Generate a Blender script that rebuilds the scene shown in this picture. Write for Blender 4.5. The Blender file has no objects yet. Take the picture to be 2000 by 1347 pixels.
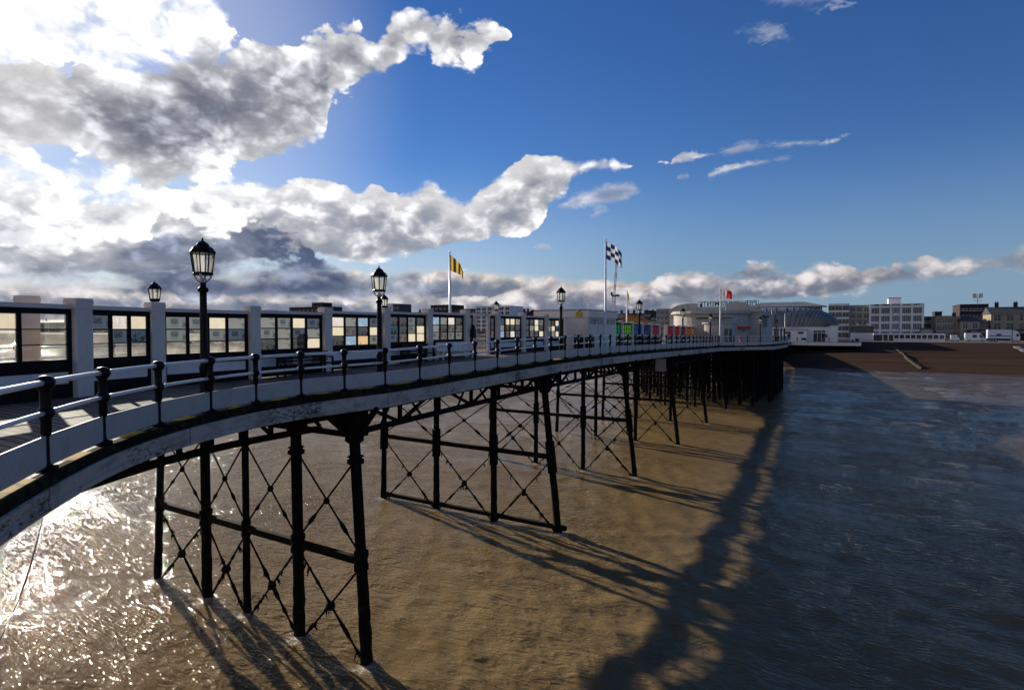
import bpy, math, random
import numpy as np
from mathutils import Vector, Matrix

# ---------------------------------------------------------------- camera, world, sun, exposure
# world axes: +Y runs along the pier towards the shore, +X is the right-hand (east) side, z = 0 is the sea
S = bpy.context.scene
COL = S.collection
R_ = math.radians
EYE = 9.84
F_PX, YAW = 1095.0, R_(30.0)
PITCH = math.atan((673.5 - 643.0) / F_PX)
cam_d = bpy.data.cameras.new('camera')
cam = bpy.data.objects.new('camera', cam_d)
COL.objects.link(cam)
cam.location = (0, 0, EYE)
cam.rotation_euler = (math.pi / 2 - PITCH, 0, YAW)
cam_d.sensor_width = 36.0
cam_d.lens = 36.0 * F_PX / 2000.0
cam_d.clip_start, cam_d.clip_end = 0.1, 20000
S.camera = cam

SUN_AZ, SUN_EL = R_(-43.5 - 30.0), R_(18.7)          # azimuth clockwise from +Y
SUN_STRENGTH, SKY_STRENGTH = 4.8, 0.082
S.view_settings.view_transform = 'Standard'
S.view_settings.look = 'None'
S.view_settings.exposure = 0.3
S.view_settings.gamma = 1.0
S.view_settings.use_curve_mapping = False
S.cycles.use_denoising = True
S.cycles.max_bounces = 8
S.cycles.transparent_max_bounces = 12
S.cycles.caustics_reflective = False
S.cycles.caustics_refractive = False
S.cycles.sample_clamp_indirect = 4.0

sd = Vector((math.sin(SUN_AZ) * math.cos(SUN_EL), math.cos(SUN_AZ) * math.cos(SUN_EL), math.sin(SUN_EL)))
sun_d = bpy.data.lights.new('sun', 'SUN')
sun_d.energy = SUN_STRENGTH
sun_d.angle = R_(0.6)
sun_d.color = (1.0, 0.91, 0.78)
sun = bpy.data.objects.new('sun', sun_d)
sun.rotation_euler = (-sd).to_track_quat('-Z', 'Y').to_euler()
sun.location = sd * 300
COL.objects.link(sun)

CY, SY = math.cos(YAW), math.sin(YAW)
CP, SP = math.cos(PITCH), math.sin(PITCH)


def ray(x, y):
    """direction through a point of the photograph (2000 x 1347)"""
    a, b = (x - 1000.0) / F_PX, (673.5 - y) / F_PX
    fw, up = CP + SP * b, -SP + CP * b
    return Vector((CY * a - SY * fw, SY * a + CY * fw, up))


def on_t(x, y, t):
    d = ray(x, y)
    k = t / d.y
    return Vector((d.x * k, t, EYE + d.z * k))


def on_z(x, y, z):
    d = ray(x, y)
    k = (z - EYE) / d.z
    return Vector((d.x * k, d.y * k, z))


# ---- sky: Nishita air plus procedural clouds, all in direction space (azimuth / elevation)
W = bpy.data.worlds.new('World')
S.world = W
W.use_nodes = True
nt = W.node_tree
for n in list(nt.nodes):
    nt.nodes.remove(n)


class N:
    """tiny expression wrapper over Math nodes"""
    tree = None

    def __init__(s, sock):
        s.s = sock

    @staticmethod
    def m(op, *a):
        n = N.tree.nodes.new('ShaderNodeMath')
        n.operation = op
        for i, v in enumerate(a):
            if isinstance(v, N):
                N.tree.links.new(v.s, n.inputs[i])
            else:
                n.inputs[i].default_value = v
        return N(n.outputs[0])

    def __add__(s, o): return N.m('ADD', s, o)
    def __radd__(s, o): return N.m('ADD', o, s)
    def __sub__(s, o): return N.m('SUBTRACT', s, o)
    def __rsub__(s, o): return N.m('SUBTRACT', o, s)
    def __mul__(s, o): return N.m('MULTIPLY', s, o)
    def __rmul__(s, o): return N.m('MULTIPLY', o, s)
    def __truediv__(s, o): return N.m('DIVIDE', s, o)


def nmin(a, b): return N.m('MINIMUM', a, b)
def nmax(a, b): return N.m('MAXIMUM', a, b)


def sstep(v, lo, hi):
    n = N.tree.nodes.new('ShaderNodeMapRange')
    n.interpolation_type = 'SMOOTHSTEP'
    N.tree.links.new(v.s, n.inputs[0])
    n.inputs[1].default_value, n.inputs[2].default_value = lo, hi
    n.inputs[3].default_value, n.inputs[4].default_value = 0.0, 1.0
    return N(n.outputs[0])


def mixc(f, a, b):
    n = N.tree.nodes.new('ShaderNodeMix')
    n.data_type = 'RGBA'
    for i, v in ((0, f), (6, a), (7, b)):
        if isinstance(v, N):
            N.tree.links.new(v.s, n.inputs[i])
        elif isinstance(v, (tuple, list)):
            n.inputs[i].default_value = (*v, 1.0)
        else:
            n.inputs[i].default_value = v
    return N(n.outputs[2])


def cscale(c, f):
    n = N.tree.nodes.new('ShaderNodeVectorMath')
    n.operation = 'SCALE'
    N.tree.links.new(c.s, n.inputs[0])
    if isinstance(f, N):
        N.tree.links.new(f.s, n.inputs['Scale'])
    else:
        n.inputs['Scale'].default_value = f
    return N(n.outputs[0])


def vec(x, y, z):
    n = N.tree.nodes.new('ShaderNodeCombineXYZ')
    for i, v in enumerate((x, y, z)):
        if isinstance(v, N):
            N.tree.links.new(v.s, n.inputs[i])
        else:
            n.inputs[i].default_value = v
    return N(n.outputs[0])


def noise(v, scale, detail=6.0, rough=0.55, dist=0.0):
    n = N.tree.nodes.new('ShaderNodeTexNoise')
    n.inputs['Scale'].default_value = scale
    n.inputs['Detail'].default_value = detail
    n.inputs['Roughness'].default_value = rough
    n.inputs['Distortion'].default_value = dist
    N.tree.links.new(v.s, n.inputs['Vector'])
    return N(n.outputs[0])


N.tree = nt
sky = nt.nodes.new('ShaderNodeTexSky')
sky.sky_type = 'NISHITA'
sky.sun_disc = False
sky.sun_elevation = SUN_EL
sky.sun_rotation = SUN_AZ
sky.air_density, sky.dust_density, sky.ozone_density = 1.0, 0.0, 4.0
tc = nt.nodes.new('ShaderNodeTexCoord')
sep = nt.nodes.new('ShaderNodeSeparateXYZ')
nt.links.new(tc.outputs['Generated'], sep.inputs[0])
dx, dy, dz = N(sep.outputs[0]), N(sep.outputs[1]), N(sep.outputs[2])
A0, A1, E1 = -60.0, 60.0, 50.0
# bearing measured from the mean bearing of the view so that atan2 never wraps inside it
bx = dx * CY + dy * SY
by = dy * CY - dx * SY
az = N.m('ARCTAN2', bx, by) * (180 / math.pi)
el = N.m('ARCSINE', dz) * (180 / math.pi)
U = (az - A0) / (A1 - A0)
V = el / E1


def azel(x, y):
    d = ray(x, y).normalized()
    b = Vector((d.x * CY + d.y * SY, d.y * CY - d.x * SY))
    return math.degrees(math.atan2(b.x, b.y)), math.degrees(math.asin(d.z))


def fcurve(sock, pts):
    n = nt.nodes.new('ShaderNodeFloatCurve')
    c = n.mapping.curves[0]
    q = []
    for x, y in pts:
        a, e = azel(x, y)
        q.append(((a - A0) / (A1 - A0), (e + 5) / (E1 + 5)))
    q.sort()
    c.points[0].location = q[0]
    c.points[1].location = q[-1]
    for p in q[1:-1]:
        c.points.new(*p)
    for p in c.points:
        p.handle_type = 'AUTO_CLAMPED'
    n.mapping.use_clip = False
    n.mapping.extend = 'HORIZONTAL'
    n.mapping.update()
    nt.links.new(sock.s, n.inputs[1])
    return N(n.outputs[0]) * (E1 + 5) - 5.0        # degrees


def lin(*c):
    return tuple(((v / 255) / 12.92 if v / 255 <= 0.04045 else ((v / 255 + 0.055) / 1.055) ** 2.4) for v in c)


EXPO = 2 ** S.view_settings.exposure
def rad(*c): return tuple(v / EXPO for v in lin(*c))     # radiance that shows as this colour


dirn = vec(dx, dy, dz * 1.5)
dirs = vec(dx + 0.016 * sd.x, dy + 0.016 * sd.y, (dz + 0.02) * 1.5)     # a step towards the sun
dirb = vec(dx, dy, dz * 2.6)
def puff(v, sc, det):
    n = nt.nodes.new('ShaderNodeTexVoronoi')
    n.feature = 'F1'
    n.inputs['Scale'].default_value = sc
    n.inputs['Detail'].default_value = det
    n.inputs['Roughness'].default_value = 0.55
    n.inputs['Lacunarity'].default_value = 2.3
    nt.links.new(v.s, n.inputs['Vector'])
    return 1.0 - N(n.outputs['Distance'])


def warped(v):
    n = nt.nodes.new('ShaderNodeTexNoise')
    n.inputs['Scale'].default_value, n.inputs['Detail'].default_value = 14.0, 4.0
    nt.links.new(v.s, n.inputs['Vector'])
    k = nt.nodes.new('ShaderNodeVectorMath')
    k.operation = 'MULTIPLY_ADD'
    nt.links.new(n.outputs['Color'], k.inputs[0])
    k.inputs[1].default_value = (0.06, 0.06, 0.06)
    nt.links.new(v.s, k.inputs[2])
    return N(k.outputs[0])


wdn, wds = warped(dirn), warped(dirs)
fb = noise(dirn, 12.0, 9.0, 0.6, 0.2) * 0.75 + (puff(wdn, 17.0, 2.0) - 0.42) * 0.5 + 0.17
fb_sun = noise(dirs, 12.0, 4.0, 0.6, 0.2) * 0.75 + (puff(wds, 17.0, 1.0) - 0.42) * 0.5 + 0.17
big = noise(dirb, 5.0, 4.0, 0.5)
big2 = noise(dirb, 7.0, 3.0, 0.5, 0.5)
soft_n = noise(dirn, 9.0, 5.0, 0.5, 0.3)
wisp = noise(vec(dx, dy, dz * 3.0), 13.0, 9.0, 0.66, 1.2) + 0.05
relief = (fb - fb_sun) * 1.7                               # >0 on the side of a billow that faces the sun
fine = noise(vec(dx, dy, dz * 2.2), 34.0, 7.0, 0.66, 0.6) + 0.03
fb = fb + (noise(dirn, 46.0, 5.0, 0.62) - 0.5) * 0.34
sunv = nt.nodes.new('ShaderNodeVectorMath')
sunv.operation = 'DOT_PRODUCT'
nt.links.new(tc.outputs['Generated'], sunv.inputs[0])
sunv.inputs[1].default_value = sd
cosun = N(sunv.outputs['Value'])
near_sun = sstep(cosun, 0.45, 0.99)
glow = sstep(cosun, 0.84, 1.0)

hs = nt.nodes.new('ShaderNodeHueSaturation')
hs.inputs['Saturation'].default_value = 1.2
hs.inputs['Value'].default_value = 1.0
hs.inputs['Hue'].default_value = 0.515
nt.links.new(sky.outputs[0], hs.inputs['Color'])
col = cscale(N(hs.outputs[0]), SKY_STRENGTH)
col = mixc(sstep(el, 17.0, -1.0) * 0.9, col, mixc(near_sun, rad(122, 150, 180), rad(205, 216, 226)))
# bright air around the sun
col = mixc(glow * 0.30, col, (1.0, 0.98, 0.94))


def layer(col, top, bot, soft, amp, edge, bright, dark, d0, d1, nz=fb, rel=0.6, op=1.0, sunboost=1.0, under=0.0):
    vt, vb = fcurve(U, top), fcurve(U, bot)
    m = nmin(vt - el, el - vb)
    D = nmax(nmin(m / (soft * 0.5), 1.6), -2.0) + (nz - 0.5) * (2 * amp)
    alpha = sstep(D / (sstep(big2, 0.38, 0.62) * 1.9 + 0.55), 0.0, edge) * op
    depth = nmin(m / soft, 1.6) if not under else nmin(nmin((vt - el) / soft - 0.35, 1.6), m / (soft * 0.35) + 0.2)
    core = sstep(depth + (soft_n - 0.5) * (amp * 0.85) - relief * rel + (big - 0.5) * 0.9, d0, d1)
    tone = nmax(nmin((soft_n - 0.5) * 1.7 + (fb - 0.5) * 0.5 + relief * 0.3 + 0.42, 1.0), 0.0)
    dk = mixc(tone, tuple(v * 0.80 for v in dark), tuple(0.55 * a + 0.45 * b for a, b in zip(dark, bright)))
    lit = cscale(mixc(core, bright, dk), (near_sun * sunboost + 1.0) * (sstep(relief, -0.25, 0.55) * 0.5 + 0.72))
    return mixc(alpha, col, lit)


white = rad(226, 226, 228)
# low grey streaks over the horizon, whole width on the left
col = layer(col, [(-300, 520), (200, 540), (600, 520), (900, 525), (1100, 540), (1300, 560), (1500, 600), (2300, 640)],
            [(-300, 640), (600, 640), (1100, 640), (1500, 650), (2300, 700)], 2.2, 1.1, 0.8,
            rad(226, 214, 206), rad(120, 134, 164), 0.15, 0.9, wisp, 0.5, 0.95, 0.25)
# long band on the right
col = layer(col, [(950, 570), (1050, 545), (1200, 552), (1290, 532), (1340, 520), (1400, 528), (1480, 502), (1560, 516), (1610, 503),
                  (1660, 512), (1700, 515), (1760, 500), (1810, 489), (1850, 498), (1900, 484), (1950, 480), (2000, 472), (2300, 440)],
            [(950, 610), (1200, 605), (1300, 610), (1400, 606), (1500, 596), (1600, 586), (1700, 573), (1800, 562), (1900, 550), (2000, 540), (2300, 500)],
            1.25, 1.35, 0.7, rad(222, 216, 216), rad(140, 148, 172), 0.1, 1.9, fb, 1.5, 0.97, 0.12, 1.0)
# the middle bank of white cumulus
col = layer(col, [(-300, 330), (0, 330), (100, 345), (200, 380), (300, 372), (400, 350), (480, 352), (540, 352), (600, 340), (660, 350), (700, 362),
                  (735, 348), (770, 368), (800, 372), (840, 345), (870, 372), (905, 384), (940, 362), (965, 345), (985, 326), (1015, 306), (1045, 292),
                  (1090, 294), (1130, 304), (1180, 306), (1230, 318), (1290, 308), (1315, 318), (1340, 345), (1500, 420)],
            [(-300, 560), (0, 560), (300, 540), (500, 520), (600, 505), (700, 520), (800, 508), (900, 486), (960, 472), (1010, 466), (1045, 452), (1065, 428),
             (1080, 398), (1105, 384), (1115, 362), (1150, 346), (1200, 336), (1300, 322), (1315, 320), (1340, 330), (1500, 300)],
            1.6, 1.0, 0.45, rad(238, 237, 238), rad(172, 177, 193), 0.6, 2.5, fb, 1.2, 0.97, 0.22, 1.0)
# wisps to the right of it
wb, wd = rad(215, 216, 224), rad(170, 176, 200)
col = layer(col, [(1040, 470), (1090, 402), (1110, 384), (1150, 368), (1200, 354), (1240, 356), (1262, 380), (1300, 345), (1320, 303), (1350, 296), (1390, 296), (1425, 282),
                  (1460, 270), (1500, 273), (1560, 270), (1610, 276), (1650, 262), (1690, 330)],
            [(1040, 380), (1090, 405), (1110, 412), (1150, 406), (1200, 400), (1240, 384), (1262, 376), (1300, 325), (1320, 318), (1350, 316), (1390, 306), (1425, 302),
             (1500, 292), (1560, 288), (1610, 283), (1650, 268), (1690, 200)],
            0.8, 2.0, 1.1, wb, wd, 0.6, 1.8, fine, 0.4, 0.85, 0.1)
col = layer(col, [(1020, 500), (1040, 480), (1060, 474), (1078, 482), (1100, 520), (1140, 450), (1155, 412), (1175, 403), (1192, 410), (1215, 450), (1300, 420),
                  (1325, 341), (1345, 338), (1360, 360), (1385, 336), (1420, 320), (1480, 310), (1540, 303), (1575, 340)],
            [(1020, 440), (1040, 488), (1060, 490), (1078, 488), (1100, 440), (1140, 400), (1155, 430), (1175, 424), (1192, 412), (1215, 360), (1300, 300),
             (1325, 350), (1345, 348), (1360, 330), (1385, 350), (1420, 340), (1480, 326), (1540, 312), (1575, 260)],
            0.7, 2.0, 1.1, wb, wd, 0.6, 1.8, fine, 0.4, 0.8, 0.1)
col = layer(col, [(1380, 160), (1440, 50), (1490, 42), (1540, 60), (1580, 180)],
            [(1380, -20), (1440, 72), (1490, 84), (1540, 80), (1580, -20)],
            1.1, 2.6, 1.5, rad(190, 200, 222), wd, 0.6, 1.8, fine, 0.3, 0.6, 0.0)
col = layer(col, [(1400, 60), (1490, -30), (1560, -40), (1640, -10), (1720, 80)],
            [(1400, -60), (1490, 2), (1560, 20), (1640, 14), (1720, -80)],
            1.1, 2.6, 1.5, rad(190, 200, 222), wd, 0.6, 1.8, fine, 0.3, 0.6, 0.0)
# thin bright cloud close to the sun at the top left
col = layer(col, [(-300, -260), (0, -260), (300, -200), (400, -80), (450, 10), (560, 160), (700, 260)],
            [(-300, 200), (0, 170), (200, 170), (330, 170), (430, 140), (500, 60), (700, 10)],
            3.0, 1.3, 0.7, rad(238, 238, 240), rad(226, 229, 235), 0.6, 2.2, fb, 1.0, 0.97, 0.95)
# dark blue-grey cloud base behind the lamp, and greyer patches left of it
col = layer(col, [(-300, 520), (0, 500), (70, 486), (150, 488), (210, 470), (260, 462), (320, 450), (380, 448), (430, 436), (490, 428),
                  (535, 422), (572, 432), (606, 466), (640, 500), (690, 528), (780, 542), (900, 560), (1000, 590), (1200, 620)],
            [(-300, 590), (0, 575), (150, 578), (260, 588), (380, 596), (500, 594), (600, 598), (800, 592), (900, 588), (1000, 590), (1200, 600)],
            2.0, 1.35, 0.9, rad(206, 211, 222), rad(92, 108, 144), -0.5, 0.35, fb, 0.5, 0.95, 0.12)
# glare-white cloud under the big one, towards the sun
col = layer(col, [(-300, 270), (0, 280), (120, 290), (250, 330), (360, 345), (440, 330), (520, 352), (580, 400), (640, 520)],
            [(-300, 560), (0, 545), (130, 525), (220, 495), (290, 475), (335, 435), (400, 468), (480, 455), (560, 440), (640, 380)],
            2.2, 1.5, 0.9, rad(244, 243, 242), rad(220, 223, 231), 0.5, 2.2, fb, 1.0, 0.95, 0.75)
# the big dark cloud with bright rims
col = layer(col, [(-300, 60), (0, 82), (60, 90), (100, 100), (150, 96), (210, 118), (260, 116), (300, 92), (350, 84), (400, 66), (440, 78), (480, 52), (540, 56),
                  (562, 84), (600, 62), (650, 38), (690, 30), (722, 80), (745, 50), (770, 8), (800, -2), (830, 4), (865, 18), (900, 22), (930, 28), (952, 20), (975, 36), (993, 64), (1008, 110), (1050, 200)],
            [(-300, 330), (0, 322), (60, 310), (130, 302), (200, 334), (250, 360), (300, 388), (380, 384), (425, 362), (445, 350), (500, 334), (560, 322),
             (605, 300), (640, 270), (640, 234), (664, 196), (702, 188), (726, 176), (765, 158), (790, 124), (822, 108), (862, 140), (900, 146), (952, 122), (985, 90), (1008, 50), (1050, -40)],
            3.4, 1.15, 0.34, rad(238, 238, 240), rad(124, 128, 145), -0.35, 1.55, fb, 0.55, 1.0, 0.4)
# the bright halo right round the sun, just outside the picture
col = mixc(sstep(cosun, 0.991, 1.0) * 0.22, col, (1.2, 1.15, 1.05))
# below the horizon: dull sea-coloured
col = mixc(sstep(el, -1.5, 0.0), (0.02, 0.022, 0.025), col)
bgn = nt.nodes.new('ShaderNodeBackground')
nt.links.new(col.s, bgn.inputs[0])
bgn.inputs[1].default_value = 1.0
wo = nt.nodes.new('ShaderNodeOutputWorld')
nt.links.new(bgn.outputs[0], wo.inputs[0])
W.cycles.sampling_method = 'MANUAL'
W.cycles.sample_map_resolution = 1024

# ---------------------------------------------------------------- helpers
rnd = random.Random(7)


def tag(o, label=None, cat=None, group=None, kind=None):
    if label: o['label'] = label
    if cat: o['category'] = cat
    if group: o['group'] = group
    if kind: o['kind'] = kind
    return o


def empty(name, loc, rz=0.0, label=None, cat=None, group=None, kind=None):
    o = bpy.data.objects.new(name, None)
    o.empty_display_size = 0.3
    COL.objects.link(o)
    o.location = loc
    o.rotation_euler = (0, 0, rz)
    return tag(o, label, cat, group, kind)


def children(o):
    return [c for c in bpy.data.objects if c.parent == o]


def copy_tree(o, parent=None):
    c = o.copy()
    COL.objects.link(c)
    if parent is not None:
        c.parent = parent
    for ch in children(o):
        copy_tree(ch, c)
    return c


class MB:
    """collects shapes; build() links them as ONE mesh object"""

    def __init__(s):
        s.v, s.f, s.mi, s.sm = [], [], [], []

    def add(s, vs, fs, mi=0, smooth=False):
        b = len(s.v)
        s.v += [tuple(v) for v in vs]
        for f in fs:
            s.f.append(tuple(b + i for i in f))
            s.mi.append(mi)
            s.sm.append(smooth)
        return s

    def box(s, x0, x1, y0, y1, z0, z1, mi=0):
        vs = [(x, y, z) for z in (z0, z1) for y in (y0, y1) for x in (x0, x1)]
        return s.add(vs, [(0, 2, 3, 1), (4, 5, 7, 6), (0, 1, 5, 4), (2, 6, 7, 3), (0, 4, 6, 2), (1, 3, 7, 5)], mi)

    def beam(s, a, b, w, h, mi=0, up=(0, 0, 1)):
        a, b = Vector(a), Vector(b)
        d = (b - a).normalized()
        u = Vector(up)
        r = d.cross(u)
        if r.length < 1e-4:
            r = d.cross(Vector((1, 0, 0)))
        r.normalize()
        u = r.cross(d)
        vs = []
        for p in (a, b):
            for sx, sz in ((-1, -1), (1, -1), (1, 1), (-1, 1)):
                vs.append(p + r * (sx * w / 2) + u * (sz * h / 2))
        return s.add(vs, [(3, 2, 1, 0), (4, 5, 6, 7), (0, 1, 5, 4), (1, 2, 6, 5), (2, 3, 7, 6), (3, 0, 4, 7)], mi)

    def tube(s, pts, r, seg=8, mi=0, caps=True, smooth=True):
        pts = [Vector(p) for p in pts]
        n = len(pts)
        rr = r if isinstance(r, (list, tuple)) else [r] * n
        vs, fs = [], []
        ref = None
        for i, p in enumerate(pts):
            d = (pts[min(i + 1, n - 1)] - pts[max(i - 1, 0)]).normalized()
            if ref is None:
                ref = Vector((0, 0, 1)) if abs(d.z) < 0.9 else Vector((1, 0, 0))
            a = d.cross(ref).normalized()
            b = a.cross(d)
            ref = b if abs(d.z) < 0.9 else ref
            for k in range(seg):
                t = 2 * math.pi * k / seg
                vs.append(p + (a * math.cos(t) + b * math.sin(t)) * rr[i])
        for i in range(n - 1):
            for k in range(seg):
                k2 = (k + 1) % seg
                fs.append((i * seg + k, i * seg + k2, (i + 1) * seg + k2, (i + 1) * seg + k))
        s.add(vs, fs, mi, smooth)
        if caps:
            b = len(s.v) - len(vs)
            s.f += [tuple(b + k for k in range(seg))[::-1], tuple(b + (n - 1) * seg + k for k in range(seg))]
            s.mi += [mi, mi]
            s.sm += [False, False]
        return s

    def lathe(s, prof, c=(0, 0, 0), seg=12, mi=0, smooth=True, rot=0.0):
        vs, fs = [], []
        for r, z in prof:
            for k in range(seg):
                t = rot + 2 * math.pi * k / seg
                vs.append((c[0] + r * math.cos(t), c[1] + r * math.sin(t), c[2] + z))
        for i in range(len(prof) - 1):
            for k in range(seg):
                k2 = (k + 1) % seg
                fs.append((i * seg + k, i * seg + k2, (i + 1) * seg + k2, (i + 1) * seg + k))
        fs.append(tuple(range(seg))[::-1])
        fs.append(tuple((len(prof) - 1) * seg + k for k in range(seg)))
        return s.add(vs, fs, mi, smooth)

    def prism(s, poly, z0, z1, mi=0):
        n = len(poly)
        vs = [(x, y, z0) for x, y in poly] + [(x, y, z1) for x, y in poly]
        fs = [tuple(range(n))[::-1], tuple(range(n, 2 * n))]
        fs += [(i, (i + 1) % n, n + (i + 1) % n, n + i) for i in range(n)]
        return s.add(vs, fs, mi)

    def extrude_xz(s, poly, y0, y1, mi=0):
        """outline in x, z given thickness along y"""
        n = len(poly)
        vs = [(x, y0, z) for x, z in poly] + [(x, y1, z) for x, z in poly]
        fs = [tuple(range(n)), tuple(range(n, 2 * n))[::-1]]
        fs += [(i, n + i, n + (i + 1) % n, (i + 1) % n) for i in range(n)]
        return s.add(vs, fs, mi)

    def sweep(s, path, prof, mi=0, closed=True, scale=None):
        """profile of (outward, up) offsets carried along path of (point, outward normal)"""
        m = len(prof)
        vs = []
        for p, nrm in path:
            for o, u in prof:
                vs.append((p[0] + nrm[0] * o, p[1] + nrm[1] * o, p[2] + u * (scale(p[1]) if scale else 1.0)))
        fs = []
        for i in range(len(path) - 1):
            for k in range(m if closed else m - 1):
                k2 = (k + 1) % m
                fs.append((i * m + k, (i + 1) * m + k, (i + 1) * m + k2, i * m + k2))
        if closed:
            fs += [tuple(range(m)), tuple((len(path) - 1) * m + k for k in range(m))[::-1]]
        return s.add(vs, fs, mi)

    def build(s, name, mats, parent=None, origin=(0, 0, 0), smooth_angle=None):
        me = bpy.data.meshes.new(name)
        ox, oy, oz = origin
        me.from_pydata([(x - ox, y - oy, z - oz) for x, y, z in s.v], [], s.f)
        for m in (mats if isinstance(mats, (list, tuple)) else [mats]):
            me.materials.append(m)
        me.polygons.foreach_set('material_index', s.mi)
        me.polygons.foreach_set('use_smooth', s.sm)
        me.update()
        o = bpy.data.objects.new(name, me)
        COL.objects.link(o)
        if parent is not None:
            o.parent = parent
        else:
            o.location = origin
        return o


# ---------------------------------------------------------------- materials
def nodes(name):
    m = bpy.data.materials.new(name)
    m.use_nodes = True
    t = m.node_tree
    N.tree = t
    b = t.nodes['Principled BSDF']
    c = t.nodes.new('ShaderNodeTexCoord')
    return m, t, b, N(c.outputs['Object'])


def geo_pos(t):
    g = t.nodes.new('ShaderNodeNewGeometry')
    return N(g.outputs['Position'])


def bump(t, b, h, strength=0.3, dist=0.02):
    n = t.nodes.new('ShaderNodeBump')
    n.inputs['Strength'].default_value = strength
    n.inputs['Distance'].default_value = dist
    t.links.new(h.s, n.inputs['Height'])
    t.links.new(n.outputs[0], b.inputs['Normal'])


def pmat(name, c1, c2=None, scale=6.0, rough=0.6, metal=0.0, lo=0.4, hi=0.65, bmp=0.0, stretch=(1, 1, 1), spec=0.5):
    m, t, b, oc = nodes(name)
    p = geo_pos(t)
    if c2 is None:
        c2 = tuple(v * 0.72 for v in c1)
    vm = t.nodes.new('ShaderNodeVectorMath')
    vm.operation = 'MULTIPLY'
    t.links.new(p.s, vm.inputs[0])
    vm.inputs[1].default_value = stretch
    n = noise(N(vm.outputs[0]), scale, 6.0, 0.62)
    t.links.new(mixc(sstep(n, lo, hi), c1, c2).s, b.inputs['Base Color'])
    b.inputs['Roughness'].default_value = rough
    b.inputs['Metallic'].default_value = metal
    b.inputs['Specular IOR Level'].default_value = spec
    if bmp:
        bump(t, b, n, bmp, 0.02)
    return m


M = {}
M['white'] = pmat('white_paint', (0.76, 0.68, 0.61), (0.62, 0.555, 0.49), 5.0, 0.5, lo=0.5, hi=0.75)
M['pillar'] = pmat('pillar_paint', (0.74, 0.61, 0.52), (0.62, 0.51, 0.435), 2.2, 0.6, lo=0.5, hi=0.78, bmp=0.05)
M['rail'] = pmat('rail_paint', (0.74, 0.74, 0.75), (0.6, 0.59, 0.58), 9.0, 0.28, lo=0.55, hi=0.75)
M['black'] = pmat('black_paint', (0.004, 0.004, 0.005), (0.008, 0.007, 0.007), 9.0, 0.4, spec=0.14)
M['frame'] = pmat('frame_paint', (0.004, 0.0035, 0.005), (0.007, 0.006, 0.007), 5.0, 0.6, spec=0.15)
M['iron'] = pmat('pile_iron', (0.005, 0.0045, 0.004), (0.030, 0.017, 0.009), 3.0, 0.9, lo=0.52, hi=0.72, bmp=0.6, spec=0.15)
M['weed'] = pmat('weed', (0.008, 0.007, 0.004), (0.036, 0.036, 0.010), 7.0, 0.9, spec=0.15, lo=0.5, hi=0.72, bmp=0.8)
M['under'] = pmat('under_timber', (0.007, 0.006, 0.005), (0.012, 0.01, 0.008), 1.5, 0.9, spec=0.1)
M['moss'] = pmat('mossy_beam', (0.010, 0.009, 0.006), (0.045, 0.036, 0.012), 5.0, 0.95, spec=0.1, lo=0.45, hi=0.7, bmp=1.0)
M['yellow'] = pmat('yellow_line', (0.46, 0.29, 0.03), (0.14, 0.10, 0.02), 5.0, 0.8, lo=0.5, hi=0.66, spec=0.1)
M['hall_white'] = pmat('hall_render', (0.44, 0.41, 0.37), (0.34, 0.315, 0.285), 0.7, 0.7, stretch=(1, 1, 0.4), lo=0.45, hi=0.75)


def fascia_mat():
    m, t, b, oc = nodes('fascia_board')
    p = geo_pos(t)
    st = t.nodes.new('ShaderNodeVectorMath')
    st.operation = 'MULTIPLY'
    t.links.new(p.s, st.inputs[0])
    st.inputs[1].default_value = (1, 1, 3.2)
    sp = N(st.outputs[0])
    big_ = noise(p, 0.55, 3.0, 0.5)
    fine = noise(sp, 7.0, 6.0, 0.7)
    spots = sstep(fine + (big_ - 0.5) * 0.75, 0.57, 0.68)
    dirt = sstep(noise(sp, 1.6, 5.0, 0.6), 0.42, 0.72)
    base = mixc(dirt * 0.85, (0.47, 0.42, 0.37), (0.24, 0.21, 0.175))
    sx = t.nodes.new('ShaderNodeSeparateXYZ')
    t.links.new(p.s, sx.inputs[0])
    run = t.nodes.new('ShaderNodeVectorMath')
    run.operation = 'MULTIPLY'
    t.links.new(p.s, run.inputs[0])
    run.inputs[1].default_value = (5.0, 5.0, 0.35)
    streak = sstep(noise(N(run.outputs[0]), 1.0, 4.0, 0.65), 0.54, 0.72)
    base = mixc(streak * 0.5, base, (0.16, 0.10, 0.06))
    seam = sstep(N.m('ABSOLUTE', N.m('FRACT', N(sx.outputs[1]) / 3.28 + 0.1) - 0.5), 0.494, 0.498)
    base = mixc(seam * 0.8, base, (0.04, 0.03, 0.025))
    t.links.new(mixc(spots * 0.93, base, (0.025, 0.025, 0.018)).s, b.inputs['Base Color'])
    b.inputs['Roughness'].default_value = 0.65
    bump(t, b, fine, 0.25, 0.01)
    return m


M['fascia'] = fascia_mat()


def infill_mat():
    m, t, b, oc = nodes('infill_mesh')
    s = t.nodes.new('ShaderNodeSeparateXYZ')
    t.links.new(oc.s, s.inputs[0])
    x, z = N(s.outputs[0]), N(s.outputs[2])
    def stripes(v):
        f = N.m('FRACT', v)
        return sstep(N.m('ABSOLUTE', f - 0.5), 0.455, 0.475)
    wire = nmax(stripes((x + z * 0.8) * 8.0 + 50.0), stripes((x - z * 0.8) * 8.0 + 50.0))
    n = noise(geo_pos(t), 3.0, 5.0, 0.6)
    base = mixc(sstep(n, 0.45, 0.75), (0.50, 0.445, 0.40), (0.40, 0.355, 0.32))
    t.links.new(mixc(wire * 0.38, base, (0.22, 0.22, 0.24)).s, b.inputs['Base Color'])
    b.inputs['Roughness'].default_value = 0.6
    bump(t, b, wire, 0.4, 0.006)
    return m


M['infill'] = infill_mat()


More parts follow.
